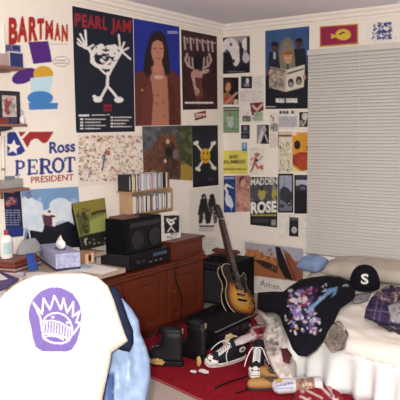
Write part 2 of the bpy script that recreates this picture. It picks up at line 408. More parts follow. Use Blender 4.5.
q = [(142, 126.4), (191.4, 125.4), (192.4, 180.5), (143.4, 178)]
c = Canvas(*bb(q), '4a4b51'); c.mottle(.18, 26)
c.poly([(178, 125), (193, 125), (193, 182), (178, 182)], '3c422b').poly([(180, 160), (193, 168), (193, 182), (180, 182)], '9a8136').speck(40, (180, 128, 192, 165), (1, 3), ['2c3320', '565a38', '6a6a44'], .6)
c.speck(50, (142, 126, 178, 145), (1, 4), ['5d6069', '3d3d44', '6a6d74'], .5)
c.poly([(143, 178), (144, 158), (152, 148), (160, 134), (168, 132), (175, 139), (179, 148), (181, 160), (180, 178)], '5d3c2c')
def fur(n, box, ln, pal, lean=0.):
    for _ in range(n):
        x, y = random.uniform(box[0], box[2]), random.uniform(box[1], box[3]); l_ = random.uniform(*ln); a_ = random.gauss(1.5+lean, .35)
        c.line([(x, y), (x+l_*math.cos(a_), y+l_*math.sin(a_))], random.uniform(.35, .8), random.choice(pal), .75)
fur(300, (145, 148, 164, 174), (2, 5), ['6f4a37', '4a2c22', '805946', '382019', '5d3c2c'], .3); fur(220, (159, 133, 176, 150), (1.5, 4), ['84604a', '5a3a2b', '6a4534', '42291f']); fur(160, (163, 141, 174, 160), (1, 3.5), ['1d1717', '2c2220', '3a2a25']); fur(140, (164, 160, 180, 176), (2, 4.5), ['1a1618', '33241f', '4d3830'])
c.ell(167.5, 141.5, 1.8, 2.4, 'c79f83').ell(169, 152, 4, 5, '1c1516').ell(175.5, 154, 3, 5, '6a6066').ell(165, 161, 1.2, 2, 'b9aeb2').poly([(144, 176), (152, 170), (162, 172), (163, 178), (144, 178)], '8f7a58')
poster('wall_poster', 'photo poster of a brown bear against grey and green', 'poster', q, 'L', c)

q = [(191.6, 125.6), (217.4, 125.2), (218.2, 185), (192.8, 187.6)]
c = Canvas(*bb(q), '141622')
for a, bb_ in (((195.6, 143.5), (213.4, 167)), ((213, 144), (197.6, 168.5))):
    c.line([a, bb_], 1.9, 'd9d4cc')
    for p, s_ in ((a, -1), (bb_, 1)):
        c.ell(p[0]-1.1, p[1]+s_*.2, 1.5, 1.9, 'd9d4cc').ell(p[0]+1.2, p[1]+s_*1.2, 1.4, 1.8, 'd9d4cc')
c.ell(205, 155.8, 4.9, 7.5, 'c79a25').ell(203.4, 153.4, .7, 1.5, '2a1a10').ell(207, 153.2, .7, 1.5, '2a1a10').ring(205, 156.5, 3, 3.6, .8, '2a1a10', 15, 165)
c.words(208, 177.5, 213, 180.5, 2, '4a4c5a', .3)
poster('wall_poster', 'black poster of a yellow smiling face on crossed white bones', 'poster', q, 'L', c, off=.006)

q = [(77.6, 134.8), (141.6, 133.6), (142.8, 181), (78.4, 187)]
c = Canvas(*bb(q), 'ddd0c2')
PAL = ['b9503f', '39406e', '6d8a5b', 'c99a3d', '8c5a3c', '55534f', 'a9a29a', 'd7b9a0', '7d7fa5', 'e8e0d4', '2f2c2f', 'c48d80']
c.speck(560, (78.5, 136, 142, 181), (.4, 1.5), PAL, .75).speck(60, (79, 138, 130, 180), (.8, 2.2), ['e6dccf', 'd9c3b0', 'cdb5ac'], .7)
c.line([(106, 150), (102, 170)], 1.6, '4a5180').ell(108, 153, 2, 2.6, 'b0594b').line([(78, 187), (100, 183), (142, 181)], 2.5, 'ddd0c2')
poster('wall_poster', 'busy cartoon crowd poster full of tiny coloured figures', 'poster', q, 'L', c)

q = [(4.5, 131), (76.2, 131.2), (77.4, 184), (5, 190)]
c = Canvas(*bb(q), 'e3dacf')
NV, RD = '27347e', '962a2e'
c.poly([(6.6, 134), (9, 132), (15, 131.8), (25, 150.8), (21, 154.2), (15, 155.8), (7, 156)], NV)
st = [(13+(7.4 if k % 2 == 0 else 3.3)*math.sin(k*PI/5+.12)*1.0, 147.3-(8 if k % 2 == 0 else 3.6)*math.cos(k*PI/5+.12)) for k in range(10)]
c.poly(st, 'e6ddd2').line([(16.6, 132), (26.2, 151)], 1.4, 'e3dacf')
c.poly([(18.4, 131.9), (25.6, 131.9), (21.6, 136.2), (19.6, 136.4)], RD)
c.poly([(22, 139), (29.2, 132), (53.4, 131.6), (47.5, 141.6), (44.5, 143.2), (41.6, 142.6), (37.6, 139), (34, 138.6), (30.6, 141), (28.4, 145.5), (27, 147.8)], RD)
c.text('Ross', 49, 153.2, 75, 151.2, 11, NV, .035, 11)
def slab(ch, x, y, w, h, sl):
    L = lambda pts, t: c.line([(x+w*a, y+sl*w*a-h*b_) for a, b_ in pts], t, NV)
    T = w*.27
    if ch in 'PER':
        L([(.22, .06), (.22, .94)], T); L([(.06, .05), (.42, .05)], 1.3); L([(.06, .95), (.3, .95)], 1.3)
    if ch in 'PR':
        L([(.25, .93), (.6, .92), (.78, .8), (.8, .7), (.74, .56), (.6, .47), (.25, .47)], 1.9); L([(.76, .82), (.78, .6)], 2.6)
    if ch == 'R': L([(.5, .47), (.66, .3), (.78, .08), (.96, .06)], 2.7)
    if ch == 'E':
        L([(.22, .94), (.85, .94), (.86, .78)], 1.5); L([(.3, .5), (.64, .5)], 1.4); L([(.64, .38), (.64, .62)], 1.2); L([(.2, .06), (.86, .06), (.88, .24)], 1.5)
    if ch == 'O':
        c.ring(x+w*.5, y+sl*w*.5-h*.5, w*.38, h*.43, 2.5, NV); L([(.14, .35), (.14, .65)], 3); L([(.86, .35), (.86, .65)], 3)
    if ch == 'T':
        L([(.5, .06), (.5, .92)], T); L([(.3, .05), (.7, .05)], 1.3); L([(.08, .76), (.09, .93), (.91, .93), (.92, .76)], 1.6)
for ch, x, w in (('P', 14.4, 11.4), ('E', 26.6, 11.6), ('R', 38.6, 13.2), ('O', 51.4, 13), ('T', 63.8, 11.6)):
    slab(ch, x, 175.8-(x-14.4)*.066, w, 15.4, -.066)
c.text('PRESIDENT', 30.6, 183, 73.4, 180, 6, RD, .02)
poster('campaign_sign', 'white campaign sign with a blue star and big navy lettering', 'sign', q, 'L', c, off=.005)

q = [(21, 190), (78, 186.6), (82.5, 247), (24.5, 250)]
c = Canvas(*bb(q), '6f92b9'); c.mottle(.06, 30)
CL = 'c9d3da'
for x, y, a, b_ in ((27, 205, 8, 9), (34, 210, 9, 10), (30, 220, 12, 9), (60, 206, 11, 8), (69, 212, 9, 10), (56, 213, 9, 9), (73, 222, 6, 8), (40, 226, 14, 7)): c.ell(x, y, a, b_, CL)
c.speck(30, (22, 200, 40, 226), (2, 5), ['d3dbe0', 'bcc9d4'], .4).speck(30, (52, 200, 76, 224), (2, 5), ['d3dbe0', 'bcc9d4'], .4)
BK = '15171f'
c.poly([(25, 243), (27, 233), (31, 230), (42, 232), (44, 226), (54, 226), (60, 224), (68, 221), (76, 226), (80, 240), (82, 250), (24, 252)], BK)
c.ell(48, 219, 5.4, 8.6, '54313f').ell(54, 219, 2.2, 7.6, 'dcd8d3').ell(48, 212.5, 6, 3, 'd8d2cc').ell(49, 211.5, 1.6, 1.3, '4d3038').ell(53.2, 216.3, 2, 1.1, '2b1b22').line([(44, 226), (55, 228)], 1.6, '2b1b22')
c.ell(28.5, 195, 4, 3.6, '4f70a8').line([(26, 196), (34, 192)], .8, 'b8a05a').speck(10, (25, 192, 34, 198), (.3, .9), ['89a0c0', '3c5a98', 'b9a86a'], .8)
poster('wall_poster', 'poster of a black-winged seabird against blue sky and white clouds', 'poster', q, 'L', c, off=.003)

q = [(3.5, 192), (20.2, 190.6), (23.4, 236), (6, 238)]
c = Canvas(*bb(q), '1b1b38')
c.ell(11.5, 201, 6, 4, '5c3350').speck(24, (6, 197, 17, 206), (.5, 1.6), ['a0583e', '7a4470', '3d3b86', 'c58c60'], .8)
for k in range(4): c.words(5.5+k*4, 209, 8+k*4, 226, 7, '7c7fa0', .3, seed=k)
c.rect(5, 226.5, 23, 238, '23306e')
poster('wall_poster', 'narrow navy list poster with a small orange emblem beside the seabird poster', 'poster', q, 'L', c, off=.004)

q = [(189.4, 189.4), (219.6, 187.4), (220.2, 258), (190.8, 262)]
c = Canvas(*bb(q), 'dcd4ca')
K = '1f1c22'
for x in (203.2, 211.4):
    c.poly([(x-3, 199), (x+3.4, 198), (x+5, 210), (x+5.5, 222), (x+2.5, 224), (x+.8, 212), (x-1.2, 223), (x-4.8, 224), (x-4.6, 210)], K).ell(x+.4, 196.6, 2.6, 2.8, K)
c.ell(204.2, 197.4, 1.2, 1.5, '948b88').line([(200, 204), (198, 214)], 1.4, K).line([(207, 203), (210, 212)], .8, '8b8482').line([(202, 214), (205, 220)], .8, '8b8482').line([(212, 208), (215, 221)], .8, '8b8482')
c.rect(199, 225.4, 214, 227.4, '4a474c').words(199.2, 228, 213, 231.6, 2, '77737a', .3)
c.rect(203, 236, 216, 249, 'd4cdc6').words(204, 238, 214, 246, 3, 'bdb6b2', .5)
poster('wall_poster', 'white poster with two black figures standing above a strip of small print', 'poster', q, 'L', c)

# ================================================================== PICTURES ON THE BACK WALL
PICS = []
def pic(name, label, cat, q, bg, fn, off=.003, tilt=0, group=None):
    if len(q) == 4 and not isinstance(q[0], tuple): x0, y0, x1, y1 = q; q = [(x0, y0), (x1, y0), (x1, y1), (x0, y1)]
    c = Canvas(*bb(q), bg); fn(c); c.mottle(.06, 4); c.mottle(.05, 12); return poster(name, label, cat, q, 'B', c, off)
def f(c):
    c.ell(226, 40, 5, 2, K).rect(221, 60, 250, 74, '23202a').ell(230, 47, 8, 9, 'cfc5c6').ell(236, 55, 4.6, 11, 'd5cbca').poly([(224, 52), (230, 52), (233, 60), (231, 70), (223, 72)], '15141c').ell(231, 44.5, 1.2, 1.8, '3b353d').ell(233.5, 61, 1.6, 2, '3b353d')
    c.line([(222, 56), (227, 50), (230, 54)], 1.6, '2a2730').poly([(239, 40), (244, 46), (243, 60), (240, 66)], '2a2730').ell(246, 44, 4, 6, 'd9cfcb').poly([(247, 37), (250, 37), (250, 58), (247, 52)], '2a262e').ell(246, 58, 3.4, 5, 'bdb2b4').rect(240, 66, 250, 73, '1a1820').words(228, 70.5, 246, 72.8, 1, '6f6a74', .4)
pic('photo_print', 'black and white photo of a pale horse head near the wall corner', 'photo', [(221, 37.4), (250, 35.6), (250.2, 72.6), (221.4, 74.2)], '9c9396', f)
def f(c):
    c.ell(228, 86, 3, 6, 'a06c52').ell(227, 83, 4.6, 4.6, '38201c').ell(228.5, 86, 2.4, 3.6, 'b27c5f').poly([(222, 94), (228, 92), (234, 98), (232, 105), (222, 105)], '87603c').ell(227, 99, 3.4, 2.6, 'a63b2b').line([(226, 103), (237, 93)], 2, 'b48a72').ell(236, 102, 2.4, 3, 'c2a8a0')
pic('photo_print', 'dark photo of a guitarist in brown below the pale horse head photo', 'photo', (222.4, 77.4, 238.6, 104.6), '1d1518', f)
def f(c):
    c.words(240.5, 90, 262, 101.5, 7, 'a9a4a2', .25, .8).words(253.5, 77, 262, 89, 7, 'b1aba8', .25, .8).poly([(250, 103), (263, 102), (264, 110), (252, 116)], '6c2b30').line([(253, 106), (257, 110), (262, 105)], 2.4, 'd3a79a').rect(254, 112, 263, 121, '8fa58b').rect(242.5, 116, 251, 121.5, '5d625f').speck(20, (243, 112, 262, 121), (.4, 1.4), ['4a4d4c', '93a28c', 'c5b7ad'], .6)
pic('magazine_page', 'article page of grey print with a red photo at its foot', 'page', (239.6, 74.6, 264, 122.6), 'd9d2ca', f, .002)
def f(c):
    c.ell(247.5, 81, 1.6, 3, 'c9c3c4').ell(247, 85, 3, 1.6, '8b858a')
pic('photo_print', 'small black square photo at the head of the article page', 'photo', (241.3, 76.4, 252.2, 88.4), '2b2930', f, .005)
def f(c):
    c.rect(222.4, 107, 239, 111, '51564f').words(223.5, 108, 238, 110, 1, 'c8ccc0', .2).ell(230.5, 121, 3.4, 7, 'a9adb0').ell(230, 115, 1.8, 2.2, '7b7168').speck(30, (223, 112, 239, 131), (.6, 2), ['5f7c5c', '82a07a', '475c4c', 'a39b78'], .6)
pic('magazine_cover', 'green magazine cover with a grey figure under the guitarist photo', 'magazine cover', (222.4, 106.8, 239.2, 132.8), '738c6c', f)
def f(c): c.rect(241, 132, 250, 133, '74717a').ell(245.5, 128.4, 2.2, 2.6, '6c6b7e').ell(245, 136.4, 2.6, 1.4, '55545f')
pic('photo_print', 'little dark photo in two halves beside the green cover', 'photo', (241.2, 125, 249.8, 138.8), '23222e', f)
def f(c):
    c.poly([(257, 125), (262, 125), (261, 133), (258, 141), (257, 141)], '8b8790').line([(264, 127), (262, 134), (259, 143)], 3.4, 'c5bfbf').ell(264.5, 129.5, 2, 2.8, '9d979b').line([(265, 134), (268, 142)], 1.4, 'b6b0b2')
pic('photo_print', 'black and white photo of a slim figure bending forward', 'photo', (257, 124.8, 269, 143.8), '24222c', f)
def f(c):
    c.ell(274.4, 127.3, 4, 4.6, '8d8a83').speck(26, (271.4, 124, 277.4, 131), (.4, 1.1), ['55534f', 'b7b3a7', '6d6f5c'], .7).line([(271, 116), (274, 119), (273, 121)], 1.6, '8a7a58').words(270, 134, 277, 147, 6, 'bdb5ad', .3)
pic('paper_clipping', 'cream clipping with a grey oval picture and a small bird', 'clipping', (269.6, 112.6, 278.8, 148), 'd8cfc3', f)
def f(c):
    c.mottle(.12, 20)
    c.poly([(266, 76), (310, 70), (310, 110), (265, 110)], '181a22')
    c.ell(287.5, 62, 9.5, 25, '6c6658').ell(287.5, 64, 7.6, 22, '7d7566', .7).ell(288, 76, 1, 16, '2e2d30')
    for x, y in ((275, 47), (299.5, 43.5)): c.ell(x, y, 3.2, 4.6, '4c3330').ell(x, y-3, 3.6, 2.4, '1d1719')
    c.poly([(269, 52), (278, 51), (281, 72), (268, 76)], '1f2230').poly([(294, 49), (305, 48), (308, 72), (296, 70)], '1b1d29').rect(273.6, 52, 276, 59, '9aa3b0')
    c.ell(288, 57.4, 4, 6.2, 'c48f70').ell(288, 52.8, 4.4, 2.6, '8c5733').line([(286.6, 60.4), (289.6, 60.4)], .7, '8a4c40')
    c.poly([(270, 66.5), (286.4, 70), (285.6, 92), (269.4, 87.5)], 'a99c8e').poly([(286.4, 70), (305, 64.5), (304, 87), (285.6, 92)], 'c9c2b4')
    c.speck(50, (271, 71, 284, 88), (.5, 2), ['6f6258', '8b7d70', '54483f'], .6).line([(270.5, 68.2), (285, 71.4)], 1.6, '5f564e').line([(288, 73.6), (303.4, 69)], 1.8, '4f4a48')
    for x, y in ((291, 83), (299, 80.6)): c.ell(x, y, 3, 4.4, '28262a').ell(x, y+1.2, 1.8, 2.4, '8b847e')
    c.ell(304.6, 77, 1.5, 3, 'b98468').ell(269.8, 73, 1.2, 2.6, 'b98468')
    for x0, x1 in ((276, 284.5), (286.3, 297.6)):
        c.rect(x0, 98.4, x1, 102.6, 'd8d4d0')
        for x in np.arange(x0+1.6, x1, 1.9): c.line([(x, 98.4), (x, 101.2)], .4, '24252c')
    c.words(266.5, 105.6, 275.5, 107.8, 1, 'c8c5c2', .1)
pic('movie_poster', 'dark blue poster of three people, the middle one reading a newspaper', 'poster', [(265.4, 31), (309.4, 26.2), (308.6, 108.6), (265.6, 109)], '35507c', f, .004)
def f(c):
    for x in (279.6, 283, 286, 291.5): c.rect(x, 111, x+2.6, 113.8, '33313a')
    c.rect(279, 116.4, 297, 127, 'b7b6b8').words(279.4, 116.6, 297, 127, 6, '93929a', .2)
pic('newspaper_clipping', 'newspaper clipping of grey text under a dark headline', 'clipping', (278.6, 109.8, 298.4, 129), 'd6d0c8', f)
def f(c): c.ell(305, 116.4, 3, 3.8, 'c5bfba').ell(301.5, 123, 2, 3, '8d8785').line([(306, 121), (303, 126)], 1.4, 'a9a3a1')
pic('photo_print', 'black and white photo at the right end of the newspaper clipping', 'photo', (299.4, 112, 309, 127), '2a272c', f)
def f(c):
    c.text('BAD', 229.6, 158.4, 238.6, 158, 3.2, '3a351c', .03).text('NUMBERS', 224, 163.8, 245.4, 163.2, 3.5, '3a351c', .03).words(224, 167.6, 246, 170.8, 1, '7a6f2b', .1).line([(222, 170), (246.6, 170)], .4, 'b3a23c')
pic('yellow_sign', 'yellow paper sign with bold dark lettering', 'sign', [(221.4, 150.6), (247.8, 149.8), (248, 174.6), (221.4, 173.4)], 'd2c55c', f)
def f(c): c.ell(244.6, 146.6, 1, 2.6, '9fc0d6').ell(244.4, 144.4, .9, .9, 'd9d4cf').ell(244.5, 149.6, 1.8, .8, '2c4f8e')
pic('sticker', 'tiny blue sticker above the yellow sign', 'sticker', (242, 142.6, 247.2, 151.2), '5f8dbb', f, .006)
def f(c):
    c.line([(257, 155), (254.6, 162), (258, 168), (262, 166)], 2.6, 'b4685a').ell(257.4, 154.6, 2.8, 1.8, '9a6a4c').line([(253, 158), (250.6, 160)], 1.6, 'b97b66').line([(254.5, 163), (252, 170), (250.5, 171.5)], 1.6, '8f4338').line([(259, 160), (262.5, 156)], 1.4, 'a98a7c').ell(262, 168, 1.2, 1.8, 'b23b2f').ell(256.6, 160.4, 1.8, 1.6, '3f3a44').words(250.4, 148.6, 259, 150.6, 1, 'b3b79b', .3)
pic('paper_card', 'white card with a red and brown running sketch', 'card', (249.4, 147.4, 264.2, 174.4), 'd9d1c8', f)
def f(c):
    c.rect(278.6, 134.6, 292, 136.8, '84523f').line([(279, 132.6), (292, 132.4)], .8, 'a58f7a')
    for _ in range(46):
        x, y = random.uniform(280, 291), random.uniform(141, 170); c.line([(x, y), (x+random.uniform(-1, 1), y+random.uniform(1, 4))], .6, random.choice(['8d8a6f', '77715c', 'a5a08c', '5f5a4c']))
    c.ell(280.5, 147.4, 1.2, 1.4, '6f6d55')
pic('paper_print', 'cream print of pencil sketches under a brown band', 'print', (278.2, 131.6, 292.4, 172.6), 'd3cbb6', f)
def f(c):
    c.ell(297.4, 145, 3.2, 4.6, '241a1c').ell(308.4, 148.6, 1.8, 3.4, '241a1c').ell(294.4, 134, 3, 1.6, 'd8ccaf').poly([(291, 156), (300, 152), (309, 152), (310, 168), (303, 171), (293, 164)], '9c3a2a').ell(303, 162, 6, 7, 'a8442e').poly([(291, 165), (300, 171), (309, 170), (309, 173), (291, 173)], 'dac98d')
pic('colour_print', 'orange and red abstract print at the left edge of the blind', 'print', (292.6, 132.4, 308.9, 171.6), 'cf932f', f)
def f(c):
    c.rect(223, 177, 235, 179, '8f92a8').line([(231, 187), (226.5, 184.6), (225, 187.6), (227.5, 192), (226, 199), (228, 205)], 2, 'd5d6da').ell(229.5, 201, 3, 7.4, 'c5cad4', rot=-.35).line([(226, 186), (233.6, 188)], .9, 'c3bfa4').line([(231, 207), (231.6, 211)], .7, 'a5acbd')
pic('picture_card', 'blue card of a white heron below the yellow sign', 'card', (222, 175.8, 235.8, 212.4), '243a74', f)
def f(c):
    c.ell(243, 181, 4, 5, '5c2c2c').ell(243.4, 183.4, 2.8, 4, 'c99682').poly([(237, 192), (243, 189), (249, 193), (250, 211), (237, 211)], 'b9897b').speck(24, (237, 177, 249, 211), (.6, 2), ['93605a', 'd2aa9b', '7d4844'], .5)
pic('picture_card', 'pinkish portrait card right of the white heron card', 'card', (236.2, 175.4, 249.8, 211.6), 'a3716a', f)
def f(c):
    c.rect(250, 177, 278, 185.6, '2a2a2c').text('MADDEN', 250.8, 185, 277.6, 184.4, 6.4, 'cfcdc6', .03).rect(250.4, 186, 278, 201, '4a4a50').ell(262, 194, 3.4, 6, 'a8982f').ell(274.6, 194, 3, 6.4, 'a8982f').ell(262, 189, 1.8, 2, '2a2a2c').ell(274, 188, 1.8, 2, '7d7d80').speck(24, (251, 186, 278, 200), (.6, 1.8), ['6a6a6f', '35353a', '8b8b8c'], .6)
    c.text('ROSE', 251, 213, 276.8, 211.6, 10.4, 'e2dfd8', .045).words(252, 213.6, 276, 216.8, 1, 'b3a23b', .1).rect(253, 219, 269, 222.4, '3b3b41').rect(271.4, 220, 276, 225.4, 'b5b3b0').words(271.6, 220.4, 276, 225.2, 3, '3a393c', .2)
pic('game_poster', 'black and yellow poster with large white block letters', 'poster', [(250, 177), (278, 177.4), (277.2, 227.6), (250.4, 224.6)], '1f1f23', f, .004)
def f(c):
    c.rect(279.6, 175.4, 292.2, 193, '9298aa').rect(279.6, 192, 292.2, 211, '6d7080').poly([(280, 190), (284, 186), (288, 188), (292, 193), (292, 200), (286, 203), (280, 199)], '33343f').ell(289.5, 203.4, 2.4, 2.8, '1d1e26').ell(282, 206, 2.6, 2, '3d3e48').ell(289.4, 203.4, 1.1, 1.3, '7e8190').line([(285, 178), (284, 186)], .8, '5d6070')
pic('photo_print', 'black-bordered grey photo of a motorcycle right of the block-letter poster', 'photo', (278.2, 173.6, 293.4, 212.6), '181920', f)
def f(c):
    c.rect(296, 180, 308.6, 190, 'aeb0bf').poly([(296, 186), (302, 184), (308.6, 186), (308.6, 191), (296, 191)], '2f303a').ell(303, 188, 3, 1.6, '5d5e69').rect(295, 176, 309, 178.6, '3a3b46')
pic('photo_print', 'mostly black photo with a pale strip beside the motorcycle photo', 'photo', (294.4, 175, 309, 213.6), '1b1c24', f)
def f(c):
    c.line([(281, 225), (308, 228)], .4, 'c3bbb2').line([(290, 231), (300, 233)], .3, 'cdc5bc')
pic('paper_sheet', 'plain white sheet below the two dark photos', 'paper', (279, 214.6, 308.2, 238.6), 'ddd5cb', f, .002)
def f(c): c.ell(294.4, 230, 2.6, 3.2, 'c6c4c4').rect(290.4, 218.4, 298, 220, '5b5a62').ell(294.4, 230, 1.2, 1.6, '8d8b8f')
pic('bottle_label', 'small dark label with a pale oval on the plain white sheet', 'label', [(289.6, 217.2), (298.6, 217.6), (298.4, 236.8), (289.2, 236)], '26262d', f, .004)
def f(c):
    c.poly([(246, 241.6), (304.2, 248.4), (304, 282), (246.2, 274)], 'a2a0ad').poly([(246, 252), (304, 262), (304, 282), (246, 274)], '9a5f3a')
    c.poly([(247, 249), (258, 249.5), (265, 255), (272, 256), (277, 264), (262, 264), (248, 256)], 'b27843').speck(40, (247, 250, 274, 262), (.8, 2.2), ['8a5530', 'c78e55', '6a3d27'], .6)
    c.poly([(254, 259), (264, 260), (279, 266), (278, 273), (266, 268)], '33251f').poly([(276, 246), (281, 247), (294, 280), (286, 277.6), (279, 265)], '1d1a1d').poly([(283, 248), (291, 254), (302, 272), (302, 281), (294, 280), (288, 262)], '8a5238').line([(286, 254), (296, 279)], 1.4, '5a2f24').speck(30, (246, 262, 280, 276), (.6, 1.6), ['8a5530', 'a56c44'], .5)
    c.text('Amen.', 261, 285.4, 283, 290.2, 6.2, '5c5659', .0).words(258, 291, 284, 295, 1, 'b5aeac', .4)
pic('wall_poster', 'white poster of a desert rock photo captioned Amen.', 'poster', [(243.8, 239), (306.4, 246.6), (305.8, 302), (244.3, 292)], 'ddd5cc', f, .047)
def f(c):
    c.rect(320.6, 24, 357.4, 46, '8c2348') if False else c.poly([(321, 27.3), (357.2, 24.8), (357.2, 43), (321, 45.8)], '8a2046')
    c.ell(343.4, 34.6, 7.8, 5.6, 'cfae3c').poly([(337, 35.6), (330.4, 33.6), (332, 36), (330.6, 38.6), (337, 37)], 'cfae3c').poly([(339, 34), (343, 31.4), (346.4, 33), (342, 33.6), (341, 36)], '3a2a1c')
pic('fish_picture', 'maroon picture of a yellow fish with a gold border above the blind', 'picture', [(319.8, 26.4), (358.4, 23.6), (358.4, 44.2), (319.8, 47.2)], 'c0943a', f, .006)
def f(c):
    c.speck(90, (373, 23, 391, 39), (.5, 2), ['1f2a62', '2c3a78', '3d4c8c'], .9).speck(30, (374, 24, 390, 38), (.4, 1.2), ['d9d3d2'], .9)
pic('ink_print', 'white sheet with a splotchy navy blue print at the upper right', 'print', [(366.4, 22.6), (396.4, 20.4), (396.4, 41), (366.4, 43.6)], 'ddd6cf', f, .004)

# ================================================================== DRESSER, DESK AND WHAT STANDS ON THEM
WOOD = mat('red_brown_wood', '5c2413', .35, var=.35, scale=6, wave=(3, .6, 8), spec=.5)
WOODD = mat('dark_red_wood', '421a0f', .4, var=.3, scale=6, wave=(3, .6, 8))
BRASS = mat('dull_brass', '6b5330', .4, .8)
BLK = mat('black_plastic', '0c0c10', .5, var=.1, spec=.25)
BLKM = mat('black_vinyl', '09090c', .7, var=.2, scale=300, bump=.3, spec=.15)
CHAR = mat('charcoal_metal', '2a272e', .5, .1)
SILV = mat('silver_metal', 'a5a4a8', .35, .8)
dr = thing('dresser', 'low red-brown wooden dresser with panelled doors along the left wall', 'dresser', (.2, -1.6, .008))
def B(name, parent, m, *boxes, bevel=.003, smooth=False):
    b = MB()
    for q in boxes: b.box(*q)
    return b.build(name, m, parent, bevel=bevel, smooth=smooth)
B('body', dr, WOOD, (.02, -2.33, .055, .37, -.885, .468))
B('plinth', dr, WOODD, (.03, -2.31, .008, .365, -.895, .055))
B('top', dr, WOOD, (.002, -2.35, .468, .40, -.86, .485), (.002, -2.34, .485, .388, -.87, .50), bevel=.006)
for y0, y1, ky in ((-1.355, -.91, -1.30), (-1.84, -1.40, -1.455), (-2.31, -1.885, -1.94)):
    d = B('door', dr, WOOD, (.37, y0, .075, .385, y0+.055, .45), (.37, y1-.055, .075, .385, y1, .45), (.37, y0+.055, .075, .385, y1-.055, .125), (.37, y0+.055, .395, .385, y1-.055, .45), (.37, y0+.06, .13, .379, y1-.06, .39))
    b = MB(); b.tube([(.385, ky, .285), (.395, ky, .285), (.397, ky, .285), (.408, ky, .285)], .009, 12); b.build('knob', BRASS, d, smooth=False, bevel=.003)
ud = B('upper_drawer', dr, WOOD, (.05, -1.245, .50, .335, -.845, .625), (.04, -1.255, .50, .348, -.835, .515), (.04, -1.255, .625, .352, -.832, .64), (.335, -1.225, .53, .345, -.865, .61))

DESKM = mat('pale_desk_top', '9c8876', .5, var=.2, scale=8, wave=(6, .7, 5))
dk = thing('desk', 'cluttered wooden desk against the left wall under the campaign sign', 'desk', (.3, -2.8, 0))
b = MB(); b.prism([(.002, -3.6), (.66, -3.6), (.66, -2.14), (.16, -2.12), (.16, -1.765), (.002, -1.765)], .612, .64, lambda x, y, h: (x, y, h)); b.build('desk_top', DESKM, dk, bevel=.003)
B('side_panel', dk, DESKM, (.02, -2.385, 0, .58, -2.36, .612)); B('side_panel', dk, DESKM, (.02, -3.58, 0, .58, -3.555, .612)); B('back_panel', dk, DESKM, (.02, -3.55, .2, .035, -2.39, .612))
DZ = .6405
# hi-fi
rc = thing('stereo_receiver', 'flat charcoal stereo receiver on the dresser below the black box', 'receiver', (.2, -1.5, .5))
RX, RY0, RY1, RZ0, RZ1 = .33, -1.73, -1.275, .512, .612
B('case', rc, CHAR, (.07, RY0, RZ0, RX, RY1, RZ1))
fp = B('front_panel', rc, BLK, (RX, RY0, RZ0, RX+.012, RY1, RZ1))
B('display', fp, mat('display_blue_grey', '3d5266', .3), (RX+.012, -1.48, .572, RX+.014, -1.32, .594), bevel=0)
for k in range(6): B('button', fp, SILV if k % 2 else CHAR, (RX+.012, -1.55+k*.03, .535, RX+.018, -1.535+k*.03, .545), bevel=.001)
for y, r in ((-1.66, .017), (-1.60, .012)):
    b = MB(); b.tube([(RX+.012, y, .56), (RX+.03, y, .56)], r, 16); b.build('knob', CHAR, fp, bevel=.002)
for x in (.1, .30):
    for y in (RY0+.04, RY1-.04): B('foot', rc, BLK, (x-.014, y-.014, .501, x+.014, y+.014, RZ0), bevel=.002)
sp = thing('stereo_box', 'tall black stereo box on top of the charcoal receiver', 'stereo', (.2, -1.5, .6125))
B('case', sp, BLKM, (.11, -1.72, .6135, .31, -1.335, .855), bevel=.006)
g = B('front_grille', sp, BLK, (.31, -1.705, .63, .317, -1.35, .845), bevel=.002)
B('tuning_strip', g, CHAR, (.317, -1.69, .80, .319, -1.37, .83), bevel=0)
for y in (-1.62, -1.43):
    b = MB(); b.tube([(.317, y, .71), (.324, y, .71)], .065, 24); b.build('speaker_ring', mat('matte_black_ring', '1f1f26', .5), g, bevel=.002)
c = Canvas(118, 212, 140, 222, '6e4f43'); c.rect(119, 215, 139, 217, '85665a')
def flat(name, label, cat, z, pts, m, th=.004, group=None):
    b = MB(); b.prism(pts, z, z+th, lambda x, y, h: (x, y, h)); o = b.build(name, m); return tag(o, label, cat, group)
flat('book', 'thin brown book lying on top of the tall black stereo box', 'book', .856, [(.13, -1.70), (.27, -1.70), (.27, -1.54), (.13, -1.54)], mat('brown_cover', '6b4d44', .6), .012)

# framed picture on the upper drawer
q = [(161.2, 213.6), (180.2, 213.2), (180, 237.4), (162.2, 239.6)]
pf = thing('framed_picture', 'small white-framed black picture of a white figure on the dresser', 'picture', (.25, -1.13, .64))
c = Canvas(*bb(q), 'd3cec9'); c.poly([(163.4, 215.6), (179.2, 215.2), (179, 232.6), (164.2, 233.4)], '17151b').speck(16, (164, 233, 179, 238), (.5, 1.4), ['8a6e6e', '5c4a50', 'a79a98'], .8)
c.line([(166.6, 221), (167.2, 218.6), (170, 220), (173, 219.6), (175.6, 218.4)], 1.3, WH).line([(168.4, 222), (170.4, 224.6), (173.6, 222.4)], 2, WH).ell(171, 222.6, 3, 2.4, WH).ell(171, 222, 1.3, 1, '17151b').line([(171, 224), (171, 227)], 1.1, WH).line([(167.6, 231.4), (171, 227), (174.6, 231.2)], 1.1, WH)
o = panel('print', q, lambda x, y: WX(x, y, .258), c, 0, .002, parent=pf)
a_, b_, c_, d_ = [WX(x, y, .256) for x, y in ((160.9, 213.2), (180.5, 212.8), (180.3, 237.8), (161.9, 240))]
B('frame', pf, mat('white_plastic', 'd9d4ce', .4), (.238, a_[1], .641, .2575, b_[1], max(a_[2], b_[2])), bevel=.002)
B('stand', pf, BLK, (.18, a_[1]+.07, .641, .238, a_[1]+.08, .70), bevel=0)

